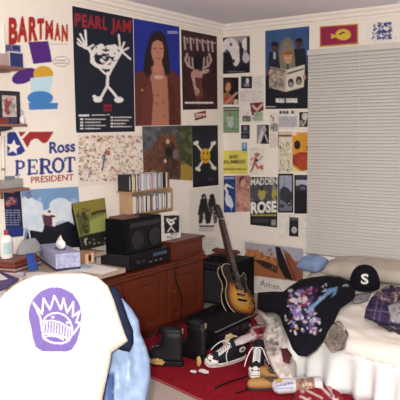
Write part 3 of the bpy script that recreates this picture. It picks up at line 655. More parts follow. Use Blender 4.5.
# disc rack on the wall with every case a thing
RACK = mat('light_wood', 'b08d6c', .5, var=.2, scale=8, wave=(2, 8, 2))
rk = thing('disc_rack', 'wooden two-tier wall rack filled with disc cases above the stereo', 'rack', (.07, -1.22, .99))
B('shelf', rk, RACK, (.002, -1.475, 1.012, .125, -.975, 1.022)); B('shelf', rk, RACK, (.002, -1.435, .848, .125, -.955, .858)); B('shelf', rk, RACK, (.002, -1.435, .672, .125, -.955, .682))
B('side_panel', rk, RACK, (.002, -1.445, .672, .125, -1.436, 1.0115)); B('side_panel', rk, RACK, (.002, -.9545, .672, .125, -.945, 1.0115)); B('back_panel', rk, RACK, (.0015, -1.435, .683, .004, -.956, 1.011), bevel=0)
CDP = [('white', 'd5d0ca'), ('grey', '8f8d92'), ('black', '1d1b20'), ('silver', 'b5b4ba'), ('maroon', '6d3036'), ('cream', 'cfc0a4'), ('navy', '2f3a55'), ('blue-grey', '7a8294'), ('tan', '9c7750'), ('teal', '3f6060'), ('pink', 'b08a88')]
ORD = ['first', 'second', 'third', 'fourth', 'fifth', 'sixth', 'seventh', 'eighth', 'ninth', 'tenth', 'eleventh', 'twelfth', 'thirteenth', 'fourteenth', 'fifteenth', 'sixteenth', 'seventeenth', 'eighteenth', 'nineteenth', 'twentieth', 'twenty-first', 'twenty-second', 'twenty-third', 'twenty-fourth', 'twenty-fifth', 'twenty-sixth', 'twenty-seventh', 'twenty-eighth', 'twenty-ninth', 'thirtieth']
def cds(y0, y1, z, seq, tier, n):
    dy = (y1-y0)/n
    for k in range(n):
        nm, hx = CDP[seq[k % len(seq)]]; w = dy*.93; h = .118+.006*random.random(); x1 = .116+.008*random.random()
        b = MB(); y = y0+dy*k; b.box(.008, y, z+.0006, x1, y+w, z+h); b.box(x1, y+w*.2, z+.01, x1+.0012, y+w*.8, z+h-.012)
        o = b.build('disc_case', [mat('case_'+nm, hx, .35, var=.08), mat('case_spine', 'cfcac4', .4)], bevel=.0008)
        if k % 3 == 0:
            for p in list(o.data.polygons)[6:]: p.material_index = 1
        c0 = Vector((.06, y, z)); o.data.transform(Matrix.Translation(-c0)); o.location = c0
        tag(o, f'{nm}-spined disc case, {ORD[k]} from the left on the {tier} rack shelf', 'disc case', f'disc cases on the {tier} shelf')
cds(-1.462, -.985, 1.022, [2, 2, 5, 8, 4, 0, 6, 7, 3, 0, 3, 3, 1, 0, 3, 10, 4, 3, 1, 0, 7, 6, 3, 7, 0], 'upper', 30)
cds(-1.43, -.962, .858, [0, 0, 5, 2, 4, 0, 4, 1, 0, 3, 2, 0, 8, 4, 10, 9, 0, 1, 2, 7, 0, 3, 4, 0, 6, 0, 2], 'middle', 30)
cds(-1.05, -.962, .682, [0, 7, 0, 2, 3], 'lower', 5)

# record sleeve leaning against the wall, small box
q = [(72, 203.4), (104.4, 197.8), (109.6, 243.6), (82, 250.6)]
c = Canvas(*bb(q, 2), '70742f'); c.mottle(.12, 16)
c.poly([(72, 203), (105, 197), (107, 213), (74, 217)], '7d7233').poly([(86, 222), (106, 214), (108, 232), (92, 236), (88, 232)], '8c9350').poly([(76, 216), (88, 214), (90, 232), (80, 236)], '4a4a26')
c.line([(92, 214), (98, 212), (110, 210)], 3, '2b2e1c').line([(84, 214), (86, 232)], 3.4, '26281c').speck(40, (76, 208, 90, 236), (.6, 2), ['23251a', '55561f', '6d6a38'], .8).poly([(79, 237), (90, 234), (109, 230), (112, 246), (82, 252)], '1c1d1b').speck(14, (84, 236, 108, 246), (.5, 1.3), ['8a8b84', 'b3b2a8', '4c4d3c'], .7)
rs = thing('record_sleeve', 'olive green record sleeve leaning on the wall left of the stereo', 'record sleeve', (.05, -1.8, .65))
def lean(x, y):
    p0 = WX(x, y, .05); z = p0[2]; return WX(x, y, .095-.26*max(0, z-.65))
panel('cover', q, lean, c, 0, .003, parent=rs)
P4 = [Vector(lean(*p)) for p in q]; nrm = (P4[1]-P4[0]).cross(P4[3]-P4[0]).normalized(); nrm = nrm if nrm.x > 0 else -nrm
b = MB(); P5 = [p+(P4[0]-P4[1]).normalized()*.008-nrm*.0 for p in (P4[3], P4[0])]
b.hexa([P4[3]-nrm*.02, P4[2]-nrm*.02, P4[2]-nrm*.001, P4[3]-nrm*.001, P4[0]-nrm*.02, P4[1]-nrm*.02, P4[1]-nrm*.001, P4[0]-nrm*.001]); b.build('sleeve', BLK, rs)
bx = thing('small_carton', 'small open tan carton beside the tissue box', 'box', (.33, -2.18, DZ))
TAN = mat('tan_card', '9a6f4c', .7, var=.2)
B('carton', bx, TAN, (.30, -2.205, DZ+.0045, .39, -2.125, DZ+.075), bevel=.002); B('side_flap', bx, mat('pale_card', 'c3a486', .7), (.39, -2.205, DZ+.005, .392, -2.18, DZ+.065), (.39, -2.155, DZ+.005, .392, -2.13, DZ+.065), bevel=0); B('opening', bx, BLK, (.39, -2.18, DZ+.02, .3905, -2.155, DZ+.055), bevel=0)
# papers strewn on the desk
PAP = mat('white_paper', 'd6d3d2', .7, var=.05); PAPB = mat('bluish_paper', 'a9b4c6', .7, var=.1)
flat('paper_sheet', 'white sheet of paper at the corner of the desk by the dresser', 'paper', DZ+.0005, [(.36, -2.155), (.655, -2.20), (.668, -2.36), (.40, -2.36)], PAP, .002)
flat('paper_sheet', 'bluish paper on the desk in front of the tan carton', 'paper', DZ+.003, [(.34, -2.24), (.46, -2.20), (.50, -2.28), (.40, -2.33)], PAPB, .0012)
flat('paper_sheet', 'pile of cream paper in front of the tissue box', 'paper', DZ+.0005, [(.36, -2.60), (.60, -2.56), (.62, -2.40), (.42, -2.37), (.40, -2.47)], mat('cream_paper', 'd3c9bf', .7, var=.08), .003)
flat('paper_sheet', 'grey paper on the desk behind the purple folder', 'paper', DZ+.0005, [(.22, -2.84), (.34, -2.80), (.36, -2.62), (.24, -2.64)], mat('grey_paper', 'b3aaa8', .7, var=.1), .002)
# tissue box
A = Vector((.385, -2.445, DZ+.004)); u_ = Vector((-.88, .47, 0)).normalized(); v_ = Vector((.47, .88, 0)).normalized(); L_, W_, H_ = .40, .15, .10
tb = thing('tissue_box', 'lilac marbled tissue box with a white tissue sticking up', 'tissue box', A+u_*L_/2+v_*W_/2)
MARB = mat('lilac_marble_print', '9a9cb8', .5, var=.62, scale=48)
co = [A, A+v_*W_, A+v_*W_+u_*L_, A+u_*L_]
b = MB(); b.hexa([tuple(p+Vector((0, 0, .012))) for p in co]+[tuple(p+Vector((0, 0, H_))) for p in co]); b.build('carton', MARB, tb, bevel=.002)
b = MB(); b.hexa([tuple(p) for p in co]+[tuple(p+Vector((0, 0, .012))) for p in co]); b.build('base_band', mat('navy_card', '23294f', .6), tb)
mc = A+u_*L_*.42+v_*W_*.5+Vector((0, 0, H_))
b = MB(); b.rings([[tuple(mc+u_*.075*math.cos(t)+v_*.03*math.sin(t)+Vector((0, 0, h))) for t in np.linspace(0, 2*PI, 24, False)] for h in (.0005, .002)]); b.build('slot', mat('slot_grey', '5c5f78', .6), tb)
b = MB(); rr = []
for k in range(9):
    t = k/8; w = .045*(math.sin(PI*min(1, t*.8+.2)))+.004; lean_ = -.02*t
    rr.append([tuple(mc+u_*(w*math.cos(a)*(1+.25*math.sin(3*a+t*4))+lean_)+v_*(w*.45*math.sin(a)*(1+.3*math.cos(2*a+t*5)))+Vector((0, 0, .003+.078*t*(1+.12*math.cos(2*a))))) for a in np.linspace(0, 2*PI, 20, False)])
b.rings(rr); b.build('tissue', mat('tissue_white', 'e8e4e0', .9, spec=.05), tb, smooth=True)
# stack of magazines at the far left, bottle and bag on it
mg = thing('magazine_stack', 'stack of red-brown magazines at the left end of the desk', 'magazines', (.15, -2.5, DZ))
for k, (hx, dx) in enumerate((('6b2d24', 0), ('8a7f7a', .008), ('57241f', -.004), ('7d3a2c', .004), ('5d2a26', 0), ('7a4436', -.006))):
    b = MB(); z = DZ+.001+k*.0115; b.hexa([(.01, -2.66+dx, z), (.21+dx, -2.60, z), (.15+dx, -2.36+dx, z), (.01, -2.33, z), (.01, -2.66+dx, z+.0108), (.21+dx, -2.60, z+.0108), (.15+dx, -2.36+dx, z+.0108), (.01, -2.33, z+.0108)])
    b.build('magazine', mat('magazine_cover_'+hx, hx, .4, var=.5, scale=40), mg)
MZ = DZ+.0705
bt = thing('lotion_bottle', 'white squeeze bottle with a red cap on the magazine stack', 'bottle', (.10, -2.565, MZ))
def obl(b, prof, c, fx=1., fy=.6):
    b.rings([[(c[0]+r*fx*math.cos(t), c[1]+r*fy*math.sin(t)*1.0, c[2]+z) for t in np.linspace(0, 2*PI, 20, False)] for r, z in prof])
PW = mat('white_bottle_plastic', 'dfdbd6', .35)
cb = (.10, -2.565, MZ)
b = MB(); b.rings([[(cb[0]+r*.6*math.cos(t), cb[1]+r*math.sin(t), cb[2]+z) for t in np.linspace(0, 2*PI, 20, False)] for r, z in ((.036, .001), (.04, .006), (.04, .11), (.036, .125), (.018, .14), (.014, .142))]); b.build('body', PW, bt, smooth=True)
b = MB(); b.lathe([(.014, .142), (.014, .165), (.009, .172)], cb, 16); b.build('cap', mat('red_cap', '8f3038', .4), bt, bevel=.001)
b = MB(); b.rings([[(cb[0]+.0255*math.cos(t), cb[1]+.0425*math.sin(t), cb[2]+z) for t in np.linspace(-1.1, .6, 12)]+[(cb[0]+.0245*math.cos(t), cb[1]+.0415*math.sin(t), cb[2]+z) for t in np.linspace(.6, -1.1, 12)] for z in (.03, .10)]); b.build('label_print', mat('pale_label', 'a9bcbc', .5, var=.4, scale=80), bt)
bg = thing('grey_bag', 'grey zip bag with a loop handle beside the white bottle', 'bag', (.10, -2.33, MZ))
b = MB(); rr = []
for k in range(8):
    t = k/7; hw = .095*(1-.45*t**2); th = .045*(1-.8*t)
    rr.append([((.075+th*math.cos(a)), -2.375+hw*abs(math.cos(a+PI/2))**.7*math.copysign(1, math.sin(a))+.0, MZ+.002+.075*t+.06*(t if True else 0)*.2) for a in np.linspace(0, 2*PI, 24, False)])
b.rings(rr); b.build('pouch', mat('grey_nylon', '8b8a8c', .8, var=.15), bg, smooth=True)
b = MB(); b.tube([(.075, -2.415+.026*(1-math.cos(t)), MZ+.075+.085*math.sin(t)) for t in np.linspace(0, PI, 14)], .005, 8); b.build('loop_handle', mat('pale_webbing', 'b5b4b6', .8), bg, smooth=True)
b = MB(); p = [WX(25.8, 254.5, .21), WX(33.5, 253.5, .20), WZ(38.6, 269.5, DZ+.004), WZ(29, 271.4, DZ+.004)]; p = [Vector(v) for v in p]; n_ = Vector((.4, -.2, .8)).normalized()*.006
b.hexa([tuple(v) for v in p]+[tuple(v+n_) for v in p]); tag(b.build('blue_booklet', mat('royal_blue_cover', '27458c', .5)), 'royal blue booklet propped against the magazine stack', 'booklet')
pfz = DZ+.001
for pts, hx, lb in ((((2, 271), (26, 272), (24, 280), (20, 281), (0, 273)), 'c9c5c6', 'white sheet between the magazine stack and the purple folder'), (((24, 273), (40, 272), (62, 274), (58, 290), (22, 290)), 'cfc8c2', 'wide cream sheet on the desk just above the white T-shirt'), (((-14, 296), (6, 290), (20, 283), (22, 296), (0, 305)), 'b9b5b8', 'grey-white sheet below the purple folder')):
    flat('paper_sheet', lb, 'paper', DZ+.0003, [tuple(WZ(x, y, DZ)[:2]) for x, y in pts], mat('sheet_'+hx, hx, .7, var=.06), .0006)
pu = flat('purple_folder', 'purple folder with a white corner at the left edge of the desk', 'folder', pfz, [tuple(WZ(x, y, pfz)[:2]) for x, y in ((-12, 266), (0, 272), (19, 279.5), (6, 288.5), (-14, 296))], mat('purple_card', '3d2766', .5), .006)
b = MB(); b.prism([tuple(WZ(x, y, pfz)[:2]) for x, y in ((-3, 272.5), (8, 280), (-3, 282))], pfz+.006, pfz+.007, lambda x, y, h: (x, y, h)); tag(b.build('white_corner', PAP, pu), 'white corner')

# three wall shelves at the left edge and what stands on them
SHW = mat('brown_shelf_wood', '7a5446', .5, var=.2, scale=9, wave=(6, .8, 6))
for z, where in ((1.838, 'top'), (1.508, 'middle'), (1.128, 'bottom')):
    sh = thing('wall_shelf', f'{where} of the three small brown shelves at the left edge', 'shelf', (.08, -2.7, z), 'shelves at the left edge')
    B('board', sh, SHW, (.002, -3.0, z-.016, .17, -2.435, z), bevel=.002)
    for y in (-2.52, -2.9): B('bracket', sh, SHW, (.002, y, z-.07, .016, y+.014, z-.0165), (.016, y, z-.03, .12, y+.014, z-.0165), bevel=.001)
def on_shelf(name, label, cat, px0, py0, px1, py1, z, x, depth, m, parts=None):
    a = WX(px0, py1, x); b2 = WX(px1, py0, x)
    t = thing(name, label, cat, (x-depth/2, (a[1]+b2[1])/2, z))
    B('body', t, m, (x-depth, a[1], z+.0008, x, b2[1], max(b2[2], z+.01)), bevel=.0015)
    return t, a, b2
t, a, b2 = on_shelf('white_carton', 'tall white carton at the left end of the top shelf', 'box', -8, 22, 4.4, 64, 1.838, .12, .10, mat('white_card_gloss', 'e0dad2', .5))
t, a, b2 = on_shelf('tape_box', 'navy and white tape box on the top shelf', 'box', 9.4, 52.6, 23, 63, 1.838, .13, .07, mat('white_tape_card', 'b9b5bb', .5))
B('label_panel', t, mat('navy_print', '24285f', .5, var=.4, scale=90), (.13, a[1]+.006, 1.843, .1312, b2[1]-.004, b2[2]-.008), bevel=0)
t2 = thing('tape_case', 'small violet cassette on top of the navy and white tape box', 'cassette', (.1, a[1]+.04, b2[2]))
B('case', t2, mat('violet_case', '5f5c88', .5), (.07, a[1]+.025, b2[2]+.001, .125, b2[1]-.012, b2[2]+.042), bevel=.002); B('window', t2, mat('case_window_dark', '2b2850', .3), (.125, a[1]+.033, b2[2]+.010, .126, b2[1]-.022, b2[2]+.034), bevel=0)
t, a, b2 = on_shelf('paper_packet', 'pinkish packet lying at the left of the top shelf', 'packet', 0, 54, 8.6, 63, 1.838, .15, .03, mat('pink_grey_paper', '9f8682', .6, var=.3, scale=50))
# photo frame on the middle shelf
fr = thing('framed_photo', 'black photo frame with a red figure on the middle shelf', 'photo', (.1, -2.55, 1.508))
y0, y1 = WX(-1, 100, .11)[1], WX(20.2, 100, .11)[1]; zt = WX(10, 91, .11)[2]; zb = 1.509
B('moulding', fr, mat('black_studded_frame', '221f26', .4, var=.5, scale=120), (.095, y0, zb, .11, y0+.022, zt), (.095, y1-.022, zb, .11, y1, zt), (.095, y0+.022, zt-.026, .11, y1-.022, zt), (.095, y0+.022, zb, .11, y1-.022, zb+.03), bevel=.002)
q = [(1, 94.4), (17.8, 94.4), (17.6, 117), (1, 117)]
c = Canvas(*bb(q), 'b3aaa6'); c.ell(8, 106, 4, 9, '7d3a3c').ell(9, 98.6, 2.2, 2.4, 'b58d84').ell(12, 108, 3, 5, '8f8f8a').speck(40, (2, 95, 17, 116), (.5, 1.6), ['8c5a56', '8b938c', 'c5bdb8', '65403f'], .6)
panel('picture', q, lambda x, y: WX(x, y, .100), c, 0, .001, parent=fr)
B('backing', fr, BLK, (.088, y0+.004, zb, .0945, y1-.004, zt-.004), bevel=0)
a = WX(22, 116, .13)
fg = thing('white_figurine', 'small white figurine bottle at the right end of the middle shelf', 'figurine', (.13, a[1], 1.508))
b = MB(); b.lathe([(.012, .001), (.015, .004), (.016, .03), (.012, .045), (.006, .05), (.006, .056)], (.13, a[1], 1.508), 16); b.build('body', mat('white_ceramic', 'cfcac8', .3), fg, smooth=True)
b = MB(); b.lathe([(.005, .056), (.01, .062), (.011, .07), (.007, .079), (.002, .082)], (.13, a[1], 1.508), 14); b.build('stopper', mat('grey_ceramic', 'a9a6aa', .3), fg, smooth=True)
t, a, b2 = on_shelf('red_case', 'flat dark red case in front of the black photo frame', 'case', -2, 117.5, 9, 122, 1.508, .155, .035, mat('dark_red_leather', '6b2a2c', .5))
t, a, b2 = on_shelf('navy_case', 'flat navy tape right of the dark red case', 'case', 10, 117.5, 17.4, 122, 1.508, .155, .035, mat('navy_plastic', '252a4a', .4))
# bottom shelf
t, a, b2 = on_shelf('toy_hull', 'long grey model boat on the bottom shelf', 'model', 3, 178.5, 23, 184, 1.128, .12, .05, mat('grey_model_paint', '8a8784', .5, var=.3, scale=60))
B('cabin', t, mat('blue_grey_paint', '6c7280', .5), (.08, a[1]+.03, b2[2]+.001, .11, a[1]+.10, b2[2]+.018), bevel=.002); b = MB(); b.tube([(.095, b2[1]-.02, b2[2]), (.095, b2[1]-.012, b2[2]+.03)], .003, 6); b.build('funnel', SILV, t)
rp = thing('paper_scroll', 'rolled white paper standing on the bottom shelf by the star', 'paper', (.1, -2.56, 1.128))
b = MB(); a = WX(3.6, 160, .1); b.tube([(.1, a[1]-.012, 1.129), (.1, a[1]-.004, 1.27), (.1, a[1], WX(4, 136, .1)[2])], .010, 12); b.build('roll', mat('off_white_paper', 'd0c7bf', .7), rp, smooth=True)
b = MB(); b.tube([(.1, a[1]-.006, 1.235), (.1, a[1]-.005, 1.25)], .0115, 12); b.build('band', mat('brown_band', '8a7468', .7), rp)
cl = thing('clip_lamp', 'dark clip lamp under the middle shelf', 'lamp', (.13, -2.5, 1.45))
a = WX(-2, 128, .13); b2 = WX(9.6, 127, .13)
b = MB(); b.tube([tuple(a), tuple((Vector(a)*.3+Vector(b2)*.7)), tuple(b2)], .022, 14, .016); b.build('shade', mat('dark_grey_enamel', '2f2d38', .4), cl, smooth=False, bevel=.003)
b = MB(); b.tube([(.13, a[1]+.02, a[2]+.015), (.13, a[1]+.02, 1.4915)], .006, 8); b.build('clip_arm', CHAR, cl)
b = MB(); b.tube([tuple(b2), tuple(Vector(b2)+Vector((0, .02, .002)))], .004, 6); b.build('switch', SILV, cl)
# black cable hanging down the dresser front
b = MB(); pts = [WX(x, y, .398) for x, y in ((176.5, 262.5), (176, 266), (175.5, 276), (176.6, 283), (179.5, 290), (181.4, 298), (181.8, 306), (181, 315), (181.4, 324))]
def smooth(pts, n=6):
    P = [Vector(p) for p in pts]; out = []
    for i in range(len(P)-1):
        p0, p1, p2, p3 = P[max(i-1, 0)], P[i], P[i+1], P[min(i+2, len(P)-1)]
        for k in range(n):
            t = k/n; out.append(.5*((2*p1)+(p2-p0)*t+(2*p0-5*p1+4*p2-p3)*t*t+(3*p1-p0-3*p2+p3)*t**3))
    return out+[P[-1]]
b.tube(smooth(pts), .005, 8); tag(b.build('cable', BLK, smooth=True), 'black cable hanging in a curve down the dresser doors', 'cable')

# ================================================================== CHAIR AND THE CLOTHES OVER IT
CHW = mat('dark_chair_wood', '4a2a1e', .45, var=.3, scale=8)
ch = thing('desk_chair', 'dark wooden desk chair hidden under the white T-shirt', 'chair', (1.20, -3.21, 0), rot=(0, 0, math.radians(46)))
# local: +X runs to the right of the sitter's back, +Y towards the desk
def LB(name, parent, m, *boxes, bevel=.004):
    def fn(b):
        for q in boxes: b.box(*q)
    return local(parent, name, m, fn, bevel=bevel)
LB('seat', ch, CHW, (-.21, .03, .43, .21, .45, .46), bevel=.01)
for x in (-.2, .165):
    LB('back_post', ch, CHW, (x, 0, 0, x+.035, .035, .81)); LB('leg', ch, CHW, (x, .40, 0, x+.035, .435, .43))
LB('back_rail', ch, CHW, (-.165, .005, .72, .165, .028, .80), (-.165, .005, .55, .165, .028, .60)); LB('stretcher', ch, CHW, (-.165, .012, .2, .165, .027, .225)); LB('stretcher', ch, CHW, (-.165, .41, .2, .165, .425, .225))
# jeans hanging beneath, then the navy shirt, then the white shirt
def hang(t0, sx=0.): return lambda x, y, h: WD(x, y, t0-h+sx*(x-60)/100)
ol = [(112, 300), (122, 298), (132, 309), (138.6, 320), (140.4, 333), (146, 346), (150, 359), (150.5, 378), (147, 400), (148, 440), (100, 445), (101, 400), (106, 375)]
c = Canvas(*bb(ol, 3), '8497b4'); c.mottle(.10, 18)
for k in range(16): x = random.uniform(112, 148); y = random.uniform(318, 420); c.line([(x, y), (x+random.uniform(-2, 3), y+random.uniform(10, 34))], random.uniform(1, 3.4), random.choice(['a9b6ca', '9badc6', '7085a8', 'b9c3d2']), .55)
c.poly([(99, 375), (114, 372), (113, 445), (99, 445)], '4a5f93').line([(113.5, 375), (111, 440)], 1, '2f3d63').line([(107, 378), (104.5, 440)], .8, '6f83ab')
tag(cloth('blue_jeans', ol, hang(2.90), c, step=2.2, H=.05, R=13, wr=.016, ws=13), 'faded light blue jeans hanging from the chair under the white T-shirt', 'jeans')
ol = [(108, 286), (117, 287), (123, 303), (128, 318), (133, 330), (133.6, 343), (129.6, 352), (122, 350.5), (110, 346), (104, 320)]
c = Canvas(*bb(ol, 3), '1b2036'); c.mottle(.15, 14)
tag(cloth('navy_shirt', ol, hang(2.80), c, step=2.2, H=.04, R=9, wr=.012, ws=10), 'navy shirt showing beneath the right sleeve of the white T-shirt', 'shirt')
ol = [(-30, 330), (-14, 313), (-3, 301), (8, 290), (20, 281.5), (36, 275.2), (52, 273.6), (70, 273.2), (86, 273.6), (98, 277), (108, 286), (114, 300), (119, 316), (125, 333), (128.4, 341), (120, 347), (111.6, 352.6), (110.4, 362), (107, 378), (102.5, 398), (100, 448), (-30, 448)]
c = Canvas(*bb(ol, 3), 'd3cdc2'); c.mottle(.015, 30)
PU = '65558e'
c.ell(55, 314.5, 26.6, 27.5, PU).poly([(28.4, 314), (81.8, 314), (80.4, 330), (77.2, 342), (72, 350), (66, 352), (42, 351.6), (35.6, 347), (32.6, 338)], PU)
c.speck(60, (31, 290, 79, 350), (1, 3), ['5c4c86', '6b5b94', '61518a'], .35)
LN = 'cfc8c2'
c.poly([(33.6, 302.4), (42, 314), (43.6, 298), (50, 309.6), (54.4, 295.6), (61, 309.6), (63.4, 298.4), (67.4, 312), (73.4, 301.6), (72.6, 316.4), (80, 311), (76, 322.6), (81, 322.6), (73.4, 334), (70, 328), (66, 318), (58, 313), (50, 314), (44.6, 320), (42.4, 330)], PU)
c.line([(42.2, 331), (40.6, 318), (33.4, 302.6), (42, 314), (43.6, 298.4), (50, 309.6), (54.4, 295.8), (61, 309.6), (63.4, 298.6), (67.2, 312.6), (73.4, 301.8), (72.6, 316.6), (79.8, 311), (76, 322.4), (81, 322.8), (73.4, 334)], 1.5, LN)
c.line([(42.8, 322), (46, 316.4), (52, 313.4), (58.5, 312.8), (65, 315.4), (69.6, 320.4), (72, 327)], 1.2, LN)
c.line([(43, 321.6), (51, 320.4), (60, 322.4), (70.4, 328.4)], 1.2, LN).line([(42.4, 334.4), (48, 333.6), (56, 334.4), (64, 337), (69.6, 340)], 1.2, LN)
for k in range(10):
    t = k/9; c.line([(44.6+25*t, 322.4-1.4*math.sin(t*3)+5.4*t), (43.4+25.4*t, 333.6+5.6*t)], 1.1, LN)
c.line([(42.4, 334), (43.6, 338), (49, 341.6), (56, 343.4), (62, 343.4), (68, 341), (72, 334.6), (72.2, 327)], 1.5, LN).line([(45, 337), (50, 335.6), (57, 336.6), (63, 339.6)], 1, LN)
c.ell(53, 317.4, 1.5, 1.3, LN).ell(67.6, 322.6, 1.5, 1.3, LN)
tag(cloth('t_shirt', ol, hang(2.70, .10), c, step=.95, H=.075, R=20, back=1.0, wr=.006, ws=26), 'white T-shirt with a round purple crowned face print draped over the chair', 'T-shirt')

# ================================================================== RUG AND FLOOR THINGS
RUGM = mat('crimson_rug_pile', '7d1723', .95, var=.4, scale=45, spec=.05, bump=.5)
ang = math.radians(-15); e1 = Vector((math.cos(ang), math.sin(ang), 0)); e2 = Vector((-e1.y, e1.x, 0)); r0 = Vector((.10, -1.955, 0))
b = MB(); cs = [r0, r0+e1*2.1, r0+e1*2.1+e2*1.45, r0+e2*1.45]
b.hexa([tuple(p+Vector((0, 0, .0005))) for p in cs]+[tuple(p+Vector((0, 0, .0062))) for p in cs]); rug = b.build('rug', RUGM, bevel=.003); tag(rug, 'crimson red rug on the greige carpet in front of the dresser', 'rug')
b = MB(); b.hexa([tuple(p+Vector((0, 0, .0063))) for p in (cs[0], cs[1], cs[1]+e2*.012, cs[0]+e2*.012)]+[tuple(p+Vector((0, 0, .0075))) for p in (cs[0], cs[1], cs[1]+e2*.012, cs[0]+e2*.012)]); tag(b.build('edge_binding', mat('rug_binding', 'a3464a', .9), rug), 'paler stitched rug edge')
RZ = .0085
# amplifier
amp = thing('guitar_amplifier', 'black guitar amplifier in the corner behind the leaning guitar', 'amplifier', (.36, -.42, 0))
B('cabinet', amp, BLKM, (.08, -.575, .012, .47, -.26, .385), bevel=.008)
B('grille_cloth', amp, mat('grille_cloth', '232227', .8, var=.3, scale=400), (.10, -.583, .03, .45, -.576, .295), bevel=.002)
cp = B('control_panel', amp, CHAR, (.10, -.583, .31, .45, -.576, .37), bevel=.002)
for k in range(6):
    b = MB(); b.tube([(.14+k*.05, -.583, .34), (.14+k*.05, -.595, .34)], .010, 12); b.build('knob', BLK, cp)
for x in (.08, .436):
    for z in (.012, .351): B('corner_guard', amp, SILV, (x-.002, -.587, z, x+.036, -.5755, z+.036), bevel=.004)
b = MB(); b.tube(smooth([(.20, -.52, .386), (.21, -.52, .405), (.275, -.52, .41), (.34, -.52, .405), (.35, -.52, .386)]), .008, 8); b.build('handle', BLK, amp, smooth=True)
for x in (.11, .44):
    for y in (-.54, -.29): B('foot', amp, BLK, (x-.015, y-.015, .0005, x+.015, y+.015, .012), bevel=.002)
b = MB(); r_ = random.Random(5); pts = []
for k in range(26): pts.append((.25+.13*math.sin(k*1.9+r_.random())+.02*r_.random(), -.40+.06*math.cos(k*2.3+r_.random()), .394+.05*abs(math.sin(k*1.3))+.002))
b.tube(smooth(pts, 5), .0075, 7); tag(b.build('strap_tangle', mat('rust_leather', '5d3126', .6, var=.3), smooth=True), 'tangle of rust brown leather strap lying on the amplifier', 'strap')
# guitar
gb_, gh_ = Vector((.70, -.845, .030)), Vector((.175, -.43, .875))
ga = (gh_-gb_).normalized(); cdir = (Vector(CAM)-gb_).normalized(); Rr = Vector(_r)
gn = cdir*.72+Rr*.70; gn = (gn-ga*gn.dot(ga)).normalized(); gs = ga.cross(gn)
if gs.dot(Rr) < 0: gs = -gs
def G(s_, a, n=0.): return tuple(gb_+gs*s_+ga*a+gn*n)
gt = thing('electric_guitar', 'sunburst single-cutaway electric guitar leaning on the amplifier', 'guitar', gb_)
half = [(0, 0), (-.08, .007), (-.138, .048), (-.162, .115), (-.15, .185), (-.120, .245), (-.115, .29), (-.134, .345), (-.130, .395), (-.10, .43), (-.05, .443), (-.026, .44), (.028, .435), (.032, .39), (.055, .352), (.085, .362), (.112, .392), (.128, .38), (.128, .325), (.115, .275), (.124, .235), (.15, .185), (.162, .115), (.138, .048), (.08, .007)]
body = [(p.x, p.y) for p in smooth([(x, y, 0) for x, y in half+half[:1]], 4)][:-1]
def P3(lo, hi, pts, k=1.): 
    b = MB(); cx, cy = 0, .19
    b.prism([(cx+(x-cx)*k, cy+(y-cy)*k) for x, y in pts], lo, hi, lambda x, y, h: G(x, y, h)); return b
GBK = mat('black_lacquer', '130d0d', .2, spec=.5); CRM = mat('cream_binding', 'cbb893', .4)
bd = P3(-.022, .022, body, .985).build('body', GBK, gt)
P3(.0222, .0275, body).build('binding', CRM, bd); P3(-.0275, -.0222, body).build('binding', CRM, bd)
ks = [1., .95, .86, .74, .6, .45, .3, .15]; kc = ['1c0d0a', '22100b', '5a2411', '9a5a1c', 'b5802c', 'bd8d35', 'c0923a', 'c0923a']
V, Fc, Cc = [], [], []
n_ = len(body)
for k, hx in zip(ks, kc):
    for x, y in body: V.append(Vector(G(x*k*.985, .14+(y-.14)*k*.985, .0278+.010*(1-k*k)))); kk = max(k, min(1., .2+(.14+(y-.14)*k-.14)/.185)); Cc.append([float(np.interp(-kk, [-q for q in ks], [lin(h_)[ch_] for h_ in kc])) for ch_ in range(3)])
V.append(Vector(G(0, .14, .038))); Cc.append(lin(kc[-1]))
for j in range(len(ks)-1):
    for i in range(n_): Fc.append((j*n_+i, j*n_+(i+1) % n_, (j+1)*n_+(i+1) % n_, (j+1)*n_+i))
for i in range(n_): Fc.append(((len(ks)-1)*n_+i, (len(ks)-1)*n_+(i+1) % n_, len(V)-1))
me = bpy.data.meshes.new('sunburst_top'); me.from_pydata(V, [], Fc); set_cols(me, np.array(Cc)); me.materials.append(LACQ)
for p in me.polygons: p.use_smooth = True
o = bpy.data.objects.new('sunburst_top', me); COL.objects.link(o); attach(o, gt)
bmm = bmesh.new(); bmm.from_mesh(me); bmesh.ops.recalc_face_normals(bmm, faces=bmm.faces); bmm.faces.ensure_lookup_table()
if bmm.faces[-1].normal.dot(gn) < 0: bmesh.ops.reverse_faces(bmm, faces=bmm.faces)
bmm.to_mesh(me); bmm.free()
def gbox(name, m, s0, s1, a0, a1, n0, n1, parent=gt, bevel=.002, taper=1.):
    b = MB(); w = taper; mid = (s0+s1)/2
    b.hexa([G(s0, a0, n0), G(s1, a0, n0), G(mid+(s1-mid)*w, a1, n0), G(mid+(s0-mid)*w, a1, n0), G(s0, a0, n1), G(s1, a0, n1), G(mid+(s1-mid)*w, a1, n1), G(mid+(s0-mid)*w, a1, n1)]); return b.build(name, m, parent, bevel=bevel)
for a in (.215, .30):
    pk = gbox('pickup', BLK, -.036, .036, a, a+.036, .034, .043)
gbox('bridge', BLK, -.042, .042, .165, .178, .034, .048); gbox('tailpiece', BLK, -.047, .047, .118, .132, .034, .050)
gbox('pickguard', BLK, .03, .085, .20, .335, .033, .036)
for s_, a in ((.085, .11), (.115, .16), (.065, .07), (.12, .095)):
    b = MB(); b.tube([G(s_, a, .03), G(s_, a, .042)], .010, 12); b.build('control_knob', mat('amber_knob', '8a6426', .3), gt, bevel=.001)
nk = gbox('neck', mat('dark_mahogany', '3d1f17', .35, var=.2), -.027, .027, .40, .865, .004, .030, bevel=.006, taper=.8)
gbox('fretboard', mat('rosewood', '38261f', .5, var=.3, scale=60), -.028, .028, .375, .865, .036, .041, nk, .001, .8)
b = MB()
